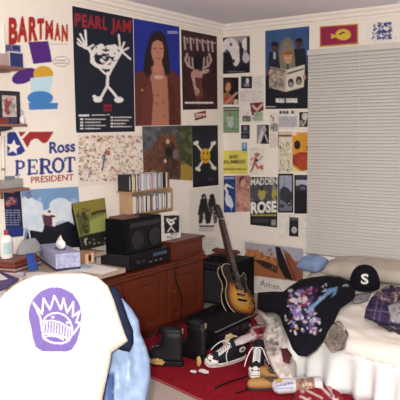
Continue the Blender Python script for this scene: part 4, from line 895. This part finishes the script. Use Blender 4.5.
for k in range(18):
    a = .865-.49*(1-2**(-(k+1)/12))*1.28
    if a > .38: w = .028-.0056*(a-.375)/.49; b.hexa([G(-w, a, .041), G(w, a, .041), G(w, a+.002, .041), G(-w, a+.002, .041), G(-w, a, .0424), G(w, a, .0424), G(w, a+.002, .0424), G(-w, a+.002, .0424)])
b.build('frets', SILV, nk)
b = MB(); b.prism([(-.022, .862), (.022, .862), (.032, .90), (.040, .985), (.030, 1.03), (.012, 1.02), (0, 1.028), (-.012, 1.02), (-.030, 1.03), (-.040, .985), (-.032, .90)], .018, .034, lambda x, y, h: G(x, y, h-.10*(y-.862))); hs = b.build('headstock', GBK, nk, bevel=.002)
gbox('nut', CRM, -.0225, .0225, .862, .868, .034, .044, nk, 0)
for s_ in (-1, 1):
    for k in range(3):
        a = .905+k*.038; b = MB(); b.tube([G(s_*.034, a, .018-.1*(a-.862)), G(s_*.055, a, .018-.1*(a-.862))], .006, 8); b.build('tuning_peg', SILV, gt)
b = MB()
for k in range(6):
    s_ = (k-2.5); b.tube([G(s_*.0095, .128, .0505), G(s_*.0094, .172, .0495), G(s_*.0068, .866, .0448)], .0006, 5)
b.build('strings', SILV, gt)
bm_ = bmesh.new(); bmesh.ops.create_cube(bm_, size=1); bmesh.ops.subdivide_edges(bm_, edges=bm_.edges[:], cuts=9, use_grid_fill=True)  # bag shape with handle, added to stand in for shade on the carpet
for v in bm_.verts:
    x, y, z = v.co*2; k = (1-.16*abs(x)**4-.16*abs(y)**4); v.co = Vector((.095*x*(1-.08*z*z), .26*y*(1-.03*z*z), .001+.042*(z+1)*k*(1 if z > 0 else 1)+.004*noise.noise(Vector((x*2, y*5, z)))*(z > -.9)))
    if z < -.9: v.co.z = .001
bgm = MB(); bgm.bm.free(); bgm.bm = bm_; gbg = bgm.build('floor_darkener', BLKM, smooth=True); gbg.location = (.505, -.93, RZ-.0005); tag(gbg, 'flat black bag shape added to darken the carpet between the dresser and the guitar', 'bag')
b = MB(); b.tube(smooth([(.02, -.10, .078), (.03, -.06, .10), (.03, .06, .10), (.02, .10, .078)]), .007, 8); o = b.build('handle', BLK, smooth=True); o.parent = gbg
# cassette deck on the rug
dz = RZ
cdk = thing('cassette_deck', 'black cassette deck with a silver edge on the rug below the guitar', 'cassette deck', (.78, -1.36, dz))
B('case', cdk, BLKM, (.70, -1.575, dz+.008, .925, -1.115, .148), bevel=.004)
fpn = B('front_panel', cdk, BLK, (.925, -1.572, dz+.010, .935, -1.118, .135), bevel=.002)
B('silver_trim', cdk, SILV, (.920, -1.574, .137, .937, -1.116, .142), bevel=.001)
for y in (-1.54, -1.40, -1.26): B('tape_door', fpn, mat('smoked_plastic', '26252e', .25), (.935, y, .035, .940, y+.115, .118), bevel=.002)
for k in range(5): B('key', fpn, CHAR, (.935, -1.53+k*.085, .02, .944, -1.49+k*.085, .03), bevel=.001)
b = MB(); b.tube([(.935, -1.14, .08), (.947, -1.14, .08)], .012, 14); b.build('volume_knob', SILV, fpn, bevel=.001)
for x in (.73, .90):
    for y in (-1.55, -1.14): B('foot', cdk, BLK, (x-.012, y-.012, dz, x+.012, y+.012, dz+.008), bevel=.001)

# ---- shoes: toe along +X, heel at 0
def foot_ring(L, W, z, x0=0., n=28):
    out = []
    for k in range(n):
        t = 2*PI*k/n; s_ = .5-.5*math.cos(t); w = (W/2)*(.74+.26*min(1, max(0, (s_-.2)/.45)))*abs(math.sin(t))**.62
        out.append((x0+L*s_, w*(1 if math.sin(t) > 0 else -1), z))
    return out
def high_top(name, label, cat, loc, rot, m_up, m_sole, sneaker=True, group=None, Hs=.15):
    t = thing(name, label, cat, loc, group, rot)
    local(t, 'sole', m_sole, lambda b: b.rings([foot_ring(.285, .098, 0), foot_ring(.292, .104, .004, -.003), foot_ring(.290, .102, .026, -.002), foot_ring(.282, .094, .030, .001)]), smooth=False, bevel=.001)
    prof = [(.275, .092, .0302), (.272, .092, .045), (.25, .088, .058), (.212, .084, .072), (.178, .078, .088), (.155, .074, .105), (.14, .074, Hs*.88), (.134, .078, Hs)]
    if not sneaker: prof = [(.275, .096, .0302), (.274, .098, .05), (.258, .094, .066), (.215, .09, .085), (.165, .085, .105), (.14, .085, .13), (.135, .09, Hs*.8), (.142, .098, Hs)]
    up = local(t, 'upper', m_up, lambda b: b.rings([foot_ring(L, W, z, .006) for L, W, z in prof]+[foot_ring(prof[-1][0]-.02, prof[-1][1]-.016, Hs, .016), foot_ring(prof[-1][0]-.03, prof[-1][1]-.024, Hs-.05, .02)]), smooth=True)
    lac = mat('white_laces', 'd9d5d2', .8) if sneaker else BLK
    def laces(b):
        for k in range(6):
            f0 = k/6; x = .215-.075*f0; z = .078+.058*f0*(Hs/.15)
            w = .022
            b.tube([(x, -w, z-.004), (x-.006, 0, z+.010), (x-.012, w, z)], .0035, 6); b.tube([(x, w, z-.004), (x-.006, 0, z+.012), (x-.012, -w, z)], .0035, 6)
        b.tube(smooth([(.14, 0, Hs*.93), (.165, .03, Hs*.97), (.19, .055, Hs*.7), (.18, .075, Hs*.35)]), .0032, 6); b.tube(smooth([(.14, 0, Hs*.93), (.17, -.03, Hs*.95), (.20, -.055, Hs*.65), (.22, -.07, Hs*.3)]), .0032, 6)
    local(t, 'laces', lac, laces, smooth=True)
    if sneaker:
        def cap(b):
            rr = []
            for k in range(7):
                a = k/6*PI/2; rr.append([(.225+.058*math.cos(a)*math.cos(q_), .047*math.cos(a)*math.sin(q_), .030+.034*math.sin(a)) for q_ in np.linspace(-PI/2, PI/2, 16)])
            b.rings(rr)
        local(t, 'toe_cap', m_sole, cap, smooth=True)
        def patch(b):
            for s_ in (-1, 1):
                b.tube([(.065, s_*.036, Hs*.72), (.065, s_*.0395, Hs*.72)], .022, 18)
        pt = local(t, 'ankle_patch', mat('white_rubber', 'd5d0cc', .5), patch)
        pt2 = local(pt, 'patch_dot', mat('navy_rubber', '2b2f52', .5), lambda b: [b.tube([(.065, s_*.0396, Hs*.72), (.065, s_*.0402, Hs*.72)], .011, 14) for s_ in (-1, 1)])
        local(t, 'sole_stripe', mat('dark_rubber_line', '2a2a36', .5), lambda b: b.rings([foot_ring(.2925, .1045, .018, -.0033), foot_ring(.2925, .1045, .021, -.0033)], False, False))
    else:
        local(t, 'collar', m_up, lambda b: b.rings([foot_ring(.150, .104, Hs-.012, .002), foot_ring(.155, .108, Hs-.002, 0), foot_ring(.145, .1, Hs+.006, .004)], False, False), smooth=True)
        local(t, 'pull_tab', mat('tan_tab', '8f7a4a', .7), lambda b: b.box(.0, -.006, Hs-.02, .005, .006, Hs+.014), bevel=.001)
    return t
SBK = mat('black_canvas', '10111b', .85, var=.2, scale=200); SWH = mat('white_sole_rubber', 'd6d0cb', .5)
high_top('sneaker', 'black high-top sneaker lying with its white toe to the left', 'shoe', (1.16, -1.585, RZ+.012), (math.radians(-24), math.radians(0), math.radians(243)), SBK, SWH)
high_top('sneaker', 'black high-top sneaker with its white toe pointing at the tan slippers', 'shoe', (1.27, -1.585, RZ), (math.radians(0), 0, math.radians(-66)), SBK, SWH)
BTM = mat('black_leather', '0b0b10', .6, var=.2, scale=50)
high_top('boot', 'black ankle boot on the rug with its toe to the left', 'boot', (.91, -1.905, RZ), (0, 0, math.radians(194)), BTM, BLK, False, Hs=.225)
high_top('boot', 'black ankle boot standing behind the other, closest to the cassette deck', 'boot', (.985, -1.765, RZ), (0, 0, math.radians(163)), BTM, BLK, False, Hs=.235)
# tan slippers
def slipper(label, loc, rz, flip=0.):
    t = thing('slipper', label, 'slipper', loc, None, (0, 0, rz))
    local(t, 'sole', mat('dark_slipper_sole', '2b201c', .7), lambda b: b.rings([foot_ring(.20, .078, 0), foot_ring(.203, .082, .006, -.0015), foot_ring(.20, .078, .014)]))
    local(t, 'upper', mat('tan_suede', 'a07846', .9, var=.25, scale=60, bump=.3), lambda b: b.rings([foot_ring(.198, .078, .0142, .001), foot_ring(.196, .078, .032, .002), foot_ring(.18, .07, .048, .010), foot_ring(.12, .052, .056, .05)]), smooth=True)
    local(t, 'fleece_collar', mat('dark_fleece', '54412f', .95, bump=.4), lambda b: b.rings([foot_ring(.085, .058, .045, .012), foot_ring(.09, .062, .056, .01), foot_ring(.08, .05, .060, .016)]), smooth=True)
slipper('tan suede slipper lying nearest, toe to the left', (1.585, -1.885, RZ), math.radians(216))
slipper('tan suede slipper standing behind the other, toe to the sneakers', (1.545, -1.81, RZ), math.radians(170))
# scraps and crumpled paper
def scrap(name, label, cat, loc, size, m, seed, flat_=.6):
    bm = bmesh.new(); bmesh.ops.create_icosphere(bm, subdivisions=4, radius=1)
    for v in bm.verts:
        p = v.co.copy(); d = 1+.45*noise.noise(p*2.3+Vector((seed, 0, 0)))+.25*abs(noise.noise(p*5+Vector((0, seed, 0)))); v.co = Vector((p.x*size[0]*d, p.y*size[1]*d, p.z*size[2]*d))
    zm = min(v.co.z for v in bm.verts)
    for v in bm.verts: v.co.z -= zm
    b = MB(); b.bm.free(); b.bm = bm; o = b.build(name, m); o.location = loc; tag(o, label, cat); return o
SCW = mat('white_scrap_paper', 'c9c3c4', .8, var=.15); YEL = mat('yellow_scrap_paper', 'b39558', .8, var=.5, scale=40)
scrap('paper_scrap', 'small white paper scrap alone on the red rug', 'scrap', (1.03, -1.965, RZ), (.018, .012, .007), SCW, 1)
scrap('paper_scrap', 'larger white paper scrap right beside the small one on the rug', 'scrap', (1.085, -1.94, RZ), (.034, .014, .009), SCW, 2)
scrap('crumpled_paper', 'crumpled yellow paper in front of the toe of the left boot', 'paper', (.76, -1.985, RZ), (.05, .03, .018), YEL, 3)
scrap('crumpled_paper', 'crumpled yellow paper sticking out between the two boots', 'paper', (1.0, -1.865, RZ), (.012, .012, .030), YEL, 4)
scrap('crumpled_paper', 'crumpled cream wrapper between the cassette deck and the sneakers', 'wrapper', (1.02, -1.52, RZ), (.05, .04, .05), mat('cream_wrapper', 'b8a682', .7, var=.5, scale=40), 5)
scrap('crumpled_cloth', 'pinkish white cloth behind the boots by the dresser foot', 'cloth', (.60, -1.74, RZ), (.05, .025, .012), mat('pink_white_cloth', 'c7a3aa', .9, var=.3, scale=40), 6)
scrap('crumpled_cloth', 'pale pink tissue at the dresser end of the rug', 'tissue', (.50, -1.86, RZ), (.03, .02, .012), mat('pink_white_cloth', 'c7a3aa', .9), 7)
b = MB(); b.tube(smooth([(*WZ(x, y, RZ)[:2], RZ+.006) for x, y in ((215, 389), (226, 384), (240, 379.5), (250, 376), (256, 377), (258, 383), (246, 391), (236, 394))]), .0045, 7); tag(b.build('cord', BLK, smooth=True), 'thin black cord curling over the red rug', 'cord')
# heap of magazines between sneakers and bed
def ground(zf): return lambda x, y, h: WZ(x, y, max(RZ+.0006, zf(x, y)+h))
def heap(name, label, cat, ol, zf, cv, step=1.05, H=.012, R=3., wr=.008, ws=5., back=.4, m=None, col=None): return tag(cloth(name, ol, ground(zf), cv, step, H, R, back, m, wr, ws, col=col), label, cat)
RDS = ['8f2430', 'a8323c', 'c9b9b4', '2a2630', 'd8cfca', '7a1e2a']
ol = [(244, 334), (256, 322), (266, 320), (276, 326), (276, 342), (270, 356), (266, 364), (256, 352)]
c = Canvas(*bb(ol, 3), '94303a'); c.speck(80, (244, 320, 276, 364), (.8, 2.6), RDS, .85)
for y in (329, 338, 347): c.line([(246, y), (274, y-5)], 1.6, 'd3c5c0')
heap('plaid_cloth', 'red and white patterned cloth heaped beside the sneakers', 'cloth', ol, lambda x, y: .055-.0012*(y-322), c, H=.03, R=6, wr=.016)
ol = [(254, 318), (262, 311), (278, 312.5), (280, 320), (272, 325), (258, 324)]
c = Canvas(*bb(ol, 3), 'b5a29f'); c.words(256, 316, 279, 324, 4, '8f7b7a', .4)
heap('magazine', 'pinkish grey magazine page on top of the red heap', 'magazine', ol, lambda x, y: .10, c, H=.004, wr=.004)
ol = [(233.6, 341), (240, 336.6), (254, 331.4), (257.6, 335), (256, 338.6), (243, 344.4), (236, 346)]
c = Canvas(*bb(ol, 3), 'd3c8c8'); c.ell(253, 334.6, 1.2, 1, 'a23540').line([(237, 344), (255, 337)], .8, 'a5989c')
heap('paper_roll', 'whitish rolled paper lying over the top of the left sneaker', 'paper', ol, lambda x, y: .175, c, H=.02, R=3.5, wr=.002, back=1.)
ol = [(252, 350), (262, 348), (268, 358), (272, 368), (264, 372), (258, 362)]
c = Canvas(*bb(ol, 3), '8e2632'); c.line([(256, 352), (268, 368)], 1.6, 'd3c5c0').speck(14, (254, 350, 270, 370), (.6, 1.8), RDS, .9)
heap('magazine', 'red and white magazine pushed under the flowered sheet', 'magazine', ol, lambda x, y: .03, c, H=.012, wr=.006)
# rolled comic in the foreground
o0, o1 = Vector(WZ(272, 386.5, .05)), Vector(WZ(320, 383.5, .05)); ax = (o1-o0).normalized(); sd = Vector((0, 0, 1)).cross(ax).normalized()
rl = thing('rolled_magazine', 'rolled pale magazine with blue lettering in front of the bed', 'magazine', (o0+o1)/2-Vector((0, 0, .04)))
V, Fc, XY = [], [], []; nr, na = 46, 30
for i in range(nr+1):
    t = i/nr; k = (math.sqrt(max(.02, 1-(1-min(1, t/.16))**2)))
    for j in range(na):
        a = 2*PI*j/na; V.append(o0+(o1-o0)*t+sd*(.055*k*math.cos(a))+Vector((0, 0, .040*k*math.sin(a)-.001)))
for i in range(nr):
    for j in range(na): Fc.append((i*na+j, i*na+(j+1) % na, (i+1)*na+(j+1) % na, (i+1)*na+j))
Fc.append(list(range(na))[::-1]); Fc.append([nr*na+j for j in range(na)])
c = Canvas(268, 372, 326, 398, 'cbc7cb'); c.ell(279, 380, 4, 3, 'c9a355').words(276, 381.5, 294, 389, 3, '4a5aa0', .5).poly([(296, 379), (314, 377), (315, 388), (296, 391)], '8a6a58').speck(26, (297, 379, 314, 389), (.7, 2), ['c4b2a2', '4d3a36', 'b08a5a', '9c4a40'], .8).words(272, 386, 292, 390, 1, '8a93b8', .3)
pr = np.array([project(v) for v in V]); me = bpy.data.meshes.new('cover'); me.from_pydata(V, [], Fc); set_cols(me, c.sample(pr[:, 0], pr[:, 1])); me.materials.append(PRINT)
bmm = bmesh.new(); bmm.from_mesh(me); bmesh.ops.recalc_face_normals(bmm, faces=bmm.faces); bmm.to_mesh(me); bmm.free()
for p in me.polygons: p.use_smooth = True
o = bpy.data.objects.new('cover', me); COL.objects.link(o); attach(o, rl)
b = MB(); pts = []
for k in range(60): a = k*.32; r = .030*(1-k/75); pts.append(o1+ax*.003+sd*(r*math.cos(a))+Vector((0, 0, r*.8*math.sin(a))))
b.tube(pts, .0016, 5); b.build('rolled_pages', PAP, rl)
b = MB(); e = o1+ax*.03; b.tube([tuple(e-Vector((0, 0, .025))), tuple(e+ax*.05-Vector((0, 0, .028)))], .016, 12, .010); dk_ = b.build('dark_bottle', mat('dark_amber_plastic', '2a2620', .3), bevel=.003); tag(dk_, 'dark little bottle lying at the right end of the rolled magazine', 'bottle')
b = MB(); b.tube([tuple(e+ax*.05-Vector((0, 0, .028))), tuple(e+ax*.066-Vector((0, 0, .029)))], .009, 12); b.build('cap', mat('yellow_green_cap', '8f8a4a', .5), dk_)
ol = [(296, 388), (306, 384), (320, 380.5), (331, 380), (334, 386), (341, 394), (350, 406), (290, 408)]
c = Canvas(*bb(ol, 3), '8f1f2b'); c.line([(318, 384), (330, 396), (342, 404)], 2.4, 'd3c3c0').line([(306, 390), (322, 398)], 2, 'd0bdba').line([(300, 396), (312, 402)], 2.2, 'd3c3c0').line([(326, 384), (334, 396)], 1.6, 'd3c3c0').speck(20, (298, 384, 344, 404), (.8, 2), ['d3c3c0', '5f1019', 'a63541'], .8)
heap('bandana', 'red bandana with a white pattern crumpled at the foot of the bed', 'bandana', ol, lambda x, y: .02, c, H=.03, R=9, wr=.014, ws=7)

# ================================================================== BED AND WHAT LIES ON IT
BEDW = mat('white_bedspread_cotton', 'ddd5cb', .95, var=.04, scale=20, spec=.05, bump=.15)
BFL, BBL, BFR, BBR = Vector((1.53, -1.69, 0)), Vector((.90, -.10, 0)), Vector((2.85, -1.96, 0)), Vector((2.85, -.10, 0))
bed = thing('bed', 'low bed with a white ruffled bedspread under the window', 'bed', (2.0, -.9, 0))
def quadpt(u, v): return (BFL*(1-u)+BFR*u)*(1-v)+(BBL*(1-u)+BBR*u)*v
NU, NV = 90, 90
def ztop(u, v):
    d = min(u*1.3, v*1.6, (1-v)*4+.05, 1.); p = quadpt(u, v)
    e = min(1, d/.10); return .235+.075*math.sqrt(max(0, 1-(1-e)**2))+.02*noise.noise(Vector((p.x*3, p.y*3, 0)))*e+(.012*noise.noise(Vector((p.x*9+p.y*3, p.y*6, 4)))+.010*noise.noise(Vector((p.x*7+p.y*16, p.y*4-p.x*5, 9))))*e
b = MB(); g = [[b.bm.verts.new((*quadpt(i/NU, j/NV)[:2], ztop(i/NU, j/NV))) for j in range(NV+1)] for i in range(NU+1)]
for i in range(NU):
    for j in range(NV): b.bm.faces.new((g[i][j], g[i+1][j], g[i+1][j+1], g[i][j+1]))
bs = b.build('bedspread', BEDW, bed, smooth=True)
sm = bs.modifiers.new('thickness', 'SOLIDIFY'); sm.thickness = .012; sm.offset = -1
SKW = mat('white_ruffle_cotton', 'd9d9d8', .95, var=.05, scale=20, spec=.05)
def skirt(pa, pb, out, n):
    b = MB(); rings_ = []
    for k in range(7):
        t = k/6; row = []
        for i in range(n+1):
            f_ = i/n; p = pa+(pb-pa)*f_; L = (pb-pa).length*f_
            amp_ = (.004+.022*t); w = amp_*(math.sin(L*44+1.6*noise.noise(Vector((L*3, 1, 0))))+.6*math.sin(L*19+2))
            row.append((p.x+out.x*(w+.025*t), p.y+out.y*(w+.025*t), .243*(1-t)+.0095*t))
        rings_.append(row)
    b.rings(rings_, False, False, closed=False); o = b.build('ruffle_skirt', SKW, bed, smooth=True); s_ = o.modifiers.new('thickness', 'SOLIDIFY'); s_.thickness = .004; return o
skirt(BFL, BFR, Vector((-.2, -1, 0)).normalized(), 320); skirt(BBL, BFL, Vector((-.93, -.37, 0)), 320)
B('mattress', bed, mat('mattress_ticking', 'b9b3ac', .9), (1.62, -1.6, .02, 2.8, -.13, .20), bevel=.02)
b = MB(); rr = []
for k in range(30):
    t = k/29; row = []
    for a in np.linspace(0, 2*PI, 64, False):
        w = 1+.06*math.sin(6*a+t*9)
        px, py = 335.5+(.8+11.6*t)*math.cos(a)*w, 336.5+(.8+14.6*t)*math.sin(a)*w
        row.append(tuple(WZ(px, py, .318-.0020*max(0, py-332)+.009*math.cos(t*PI*6+1.6*math.sin(4*a))*(1-t*.4)+.012*(1-t))))
    rr.append(row)
b.rings(rr); rs_ = b.build('rosette', mat('grey_beige_lace', '8f8379', .95, var=.75, scale=55, bump=.8), bed, smooth=True); tag(rs_, 'grey beige ruffled rosette')
def onbed(zf): return lambda x, y, h: WZ(x, y, zf(x, y)+h)
def lay(name, label, cat, ol, zf, cv, step=1.05, H=.02, R=4, wr=.01, ws=7, back=.6): return tag(cloth(name, ol, onbed(zf), cv, step, H, R, back, None, wr, ws), label, cat)
# sheet trailing off the bed onto the floor
ol = [(258, 311), (268, 308), (280, 312), (287, 330), (293, 348), (297, 362), (296, 378), (288, 385), (278, 379), (271, 366), (265, 352), (262, 338), (266, 326)]
c = Canvas(*bb(ol, 3), 'd0c6bf')
c.speck(70, (262, 312, 282, 352), (.6, 2.2), ['9a8f8c', '7d7375', 'b3a8a3', '5f575c'], .7).speck(24, (264, 340, 278, 356), (1, 3), ['8d6f70', 'a89a98', '6b5f63'], .6)
lay('flowered_sheet', 'white sheet with grey flowers trailing off the bed onto the rug', 'sheet', ol, lambda x, y: max(.05, .215-.0024*(y-312)), c, H=.03, R=6, wr=.014, ws=8)
ol = [(281, 349), (287, 348), (292, 355), (289, 364), (283, 362)]
lay('maroon_cloth', 'small maroon cloth peeping out under the black T-shirt', 'cloth', ol, lambda x, y: .235, Canvas(*bb(ol, 3), '5a2a33'), H=.012, wr=.006)
# pillows along the wall
def pillow(name, label, c0, sx, sy, sz, rz, m, tilt=0.):
    t = bpy.data.meshes.new(name); bm = bmesh.new(); bmesh.ops.create_grid(bm, x_segments=24, y_segments=16, size=1)
    top = list(bm.verts); 
    for v in bm.verts:
        x, y = v.co.x, v.co.y; h = (max(0, (1-x**4))*max(0, 1-y**4))**.5; v.co = Vector((x*sx*(1-.06*y*y), y*sy*(1-.06*x*x), h*sz*(1+.15*noise.noise(Vector((x*2, y*2, sx))))))
    r_ = bmesh.ops.duplicate(bm, geom=bm.verts[:]+bm.edges[:]+bm.faces[:])
    for v in [g_ for g_ in r_['geom'] if isinstance(g_, bmesh.types.BMVert)]: v.co.z *= -.6
    bmesh.ops.remove_doubles(bm, verts=bm.verts[:], dist=1e-5)
    b = MB(); b.bm.free(); b.bm = bm; o = b.build(name, m, smooth=True); o.location = c0; o.rotation_euler = (tilt, 0, rz); return tag(o, label, 'pillow')
pillow('pillow', 'long beige pillow with a faint print below the window sill', (1.535, -.27, .385), .40, .15, .07, .0, mat('beige_print_cotton', 'b3a89c', .95, var=.3, scale=14), math.radians(12))
pillow('pillow', 'blue striped pillow in the corner of the bed below the blind', (.985, -.20, .365), .115, .09, .06, math.radians(-10), mat('blue_stripe_cotton', '7f93b8', .95, var=.4, scale=12, wave=(1, 9, 1)), math.radians(20))
# black T-shirt with a print
ol = [(258, 292.5), (272, 291.5), (283, 291.6), (291, 285.4), (301, 279.4), (313, 277), (327, 275.6), (340, 277), (350, 280.6), (355, 288), (355, 297), (348, 303), (341, 308), (336, 318), (330.4, 330), (323.6, 341.4), (316, 350.4), (307, 356.6), (298, 355.6), (292.4, 349), (288, 338), (283.6, 327), (280, 316), (275, 312.6), (264, 312), (257, 309)]
c = Canvas(*bb(ol, 3), '12121b')
c.poly([(286, 300), (296, 290), (308, 285), (316, 287), (316, 300), (312, 314), (318, 322), (312, 334), (302, 326), (296, 316), (291, 310)], '2a2440')
c.speck(60, (290, 288, 314, 330), (.8, 2.8), ['7a6aa6', '8d7cb4', '4d4380', 'c4bccb', '5c4a86'], .9).ell(297, 313, 4, 8, '8674ac', rot=-.6).ell(303, 297, 3.4, 4.6, '8c2a3a').ell(305, 299, 2.4, 2.6, 'd9d2d2').ell(293, 300, 3, 2.2, 'd5cdd0').ell(300, 291.4, 4, 2, '7d6ea8').ell(309, 290, 3, 1.6, '9a4658').line([(288, 303), (291, 297)], 1.4, '8f2f37').line([(298, 305), (306, 304), (309, 298)], 1.2, 'a8323c')
c.poly([(308, 309), (327, 291.5), (320, 291), (338, 286.4), (336, 294), (331, 298), (334, 291)], '6a98c0').line([(307, 312), (324, 297)], 2.2, '7fa8c8')
for _ in range(26): x, y = random.uniform(299, 321), random.uniform(316, 333); c.line([(x, y), (x+random.uniform(-2, 2), y+random.uniform(-2, 2))], random.uniform(1, 2), 'd5d0d6')
for _ in range(30): x, y = random.uniform(285, 322), random.uniform(288, 334); c.line([(x, y), (x+random.uniform(-3, 3), y+random.uniform(-1, 4))], random.uniform(.8, 2), random.choice(['d9d4da', 'd9d4da', '9a8cc0', 'b8aed0', 'a8485a', '12121b']), .9)
c.speck(26, (287, 292, 304, 322), (.5, 1.5), ['d5d0d6', 'c9bccf', 'b65a66', 'd5d0d6'], .9).speck(10, (310, 284, 328, 292), (.5, 1.4), ['d5d0d6', '8d7cb4', 'a8485a'], .9).ell(297, 328.4, 1.8, 1.4, 'a87a3a').line([(343, 286), (346, 284.6), (348, 286)], 1.1, 'c9c6c8').speck(16, (298, 318, 320, 334), (.8, 1.6), ['12121b', '8674ac'], .9)
lay('black_t_shirt', 'black T-shirt with a purple and white print spread over the bed edge', 'T-shirt', ol, lambda x, y: .355-(.0011*max(0, y-290))-.0022*max(0, 290-x), c, H=.022, R=5, wr=.012, ws=12)
# cap
cz = .322; cc = Vector(WZ(364.6, 287, cz)); 
cp_ = thing('baseball_cap', 'black baseball cap with a white S on the bed', 'cap', cc)
cd_ = (Vector(CAM)-cc); cd_.z = 0; cd_.normalize(); cs_ = Vector((-cd_.y, cd_.x, 0))
def CP(x, y, z): return tuple(cc+cs_*x+cd_*y+Vector((0, 0, z)))
b = MB(); rr = []
for k in range(12):
    a = k/11*PI/2*.985; r_ = .107*math.cos(a)**.75; rr.append([CP(r_*math.cos(t)*1.0, r_*math.sin(t)*1.06, .02+.142*math.sin(a)**1.05) for t in np.linspace(0, 2*PI, 40, False)])
b.rings([[CP(.107*math.cos(t), .113*math.sin(t), 0) for t in np.linspace(0, 2*PI, 40, False)]]+rr)
CAPM = mat('black_cap_wool', '14151c', .9, var=.2, scale=150, spec=.1)
cr = b.build('crown', CAPM, cp_, smooth=True)
b = MB(); rr = []
for zz in (0., .006):
    row = []
    for t in np.linspace(PI*.06, PI*.94, 22): row.append((.106*math.cos(t), .112*math.sin(t)))
    for t in np.linspace(PI*.94, PI*.06, 22): row.append((.104*math.cos(t), .112*math.sin(t)+.062*math.sin(t)**.7))
    rr.append([CP(x, y, zz+.012-.10*abs(y-.1)*(1 if y > .1 else 0)+.0) for x, y in row])
b.rings(rr); b.build('brim', CAPM, cp_)
b = MB(); b.lathe([(.009, 0), (.009, .004), (.004, .007)], CP(0, 0, .160), 12); b.build('button', CAPM, cp_)
V, T = text_tris('S', .03); V = (V-[V[:, 0].mean(), .5])*[.052, .064]
Sv = []
for x, z in V:
    zz = .082+z; s_ = max(0, min(1, (zz-.02)/.142))**(1/1.05); rad = .107*max(.02, math.cos(math.asin(s_)))**.75
    yy = 1.06*math.sqrt(max(0, rad**2-x**2)); Sv.append(CP(x, yy+.0025, zz))
me = bpy.data.meshes.new('letter_emblem'); me.from_pydata(Sv, [], [tuple(int(i) for i in t) for t in T]); me.materials.append(mat('white_thread', 'd9d5d2', .8)); o = bpy.data.objects.new('letter_emblem', me); COL.objects.link(o); attach(o, cr); s_ = o.modifiers.new('thickness', 'SOLIDIFY'); s_.thickness = .003; s_.offset = 0; tag(o, 'white embroidered letter S')
ol = [(350, 299), (356, 294), (366, 293), (372, 292), (368, 299), (362, 303), (354, 303)]
c = Canvas(*bb(ol, 3), '8d8a8e'); c.speck(16, (350, 293, 372, 303), (.5, 1.4), ['6a676d', 'a9a5a6', '4d4b52'], .8)
lay('grey_cloth', 'small grey cloth crumpled in front of the black cap', 'cloth', ol, lambda x, y: .318, c, H=.012, R=3, wr=.006)
ol = [(364, 318), (366, 308), (371, 298), (378, 291), (384, 287), (391, 285), (400, 287), (412, 291), (412, 336), (402, 334), (394, 326), (386, 325), (378, 323)]
c = Canvas(*bb(ol, 3), '3a3152'); 
for k in range(9):
    x = 362+k*5.6; c.line([(x+8, 284), (x-2, 330)], 1.3, ['6f648a', '251f3a', '8b6a7a'][k % 3], .8); c.line([(362, 288+k*5.2), (412, 294+k*5.2)], 1.2, ['251f3a', '7d7290', '54385a'][k % 3], .8)
c.poly([(388, 306), (400, 302), (404, 324), (392, 322)], 'a9a4a9').speck(40, (376, 285, 402, 302), (.8, 2.2), ['a07a6a', '6b4a4e', 'b9a79c', '2a2030'], .8).ell(398, 314, 4.6, 7, 'b5b0b4').speck(12, (393, 306, 402, 322), (.6, 2), ['6f6c78', '8d8a94'], .8)
lay('plaid_shirt', 'purple plaid shirt bunched at the right edge of the bed', 'shirt', ol, lambda x, y: .325, c, H=.05, R=9, wr=.016, ws=8)
for k, (x, y, dx, dy) in enumerate(((378, 325, 12, 8), (384, 327, 16, 10), (374, 322, 10, 4), (390, 330, 14, 9), (382, 330, 14, 8))): pass
b = MB()
for k in range(16):
    x = 374+k*2.1; y = 322+k*.75+random.uniform(-1, 1); L = random.uniform(8, 15)
    p = [Vector(WZ(x, y, .334)), Vector(WZ(x+L*.55, y+L*.28, .332)), Vector(WZ(x+L, y+L*.58, .328))]; b.tube(p, .0045, 6)
tag(b.build('fringed_tassels', mat('dark_fringe_wool', '3a2f36', .95)), 'dark tasselled fringe spread on the bedspread below the plaid shirt', 'fringe')
# ================================================================== LIGHT
fl = bpy.data.lights.new('camera_flash', 'POINT'); fl.energy = 420; fl.shadow_soft_size = .035; fl.color = (1., .97, .915)
fo = bpy.data.objects.new('camera_flash', fl); COL.objects.link(fo)
fo.location = CAM-_r*.10+_U*.09
w = bpy.data.worlds.new('world'); SC.world = w; w.use_nodes = True
w.node_tree.nodes['Background'].inputs['Color'].default_value = (1., .97, .95, 1); w.node_tree.nodes['Background'].inputs['Strength'].default_value = .66
SC.view_settings.view_transform = 'Standard'; SC.view_settings.look = 'None'; SC.view_settings.gamma = 1; SC.view_settings.use_curve_mapping = False
SC.view_settings.exposure = .22
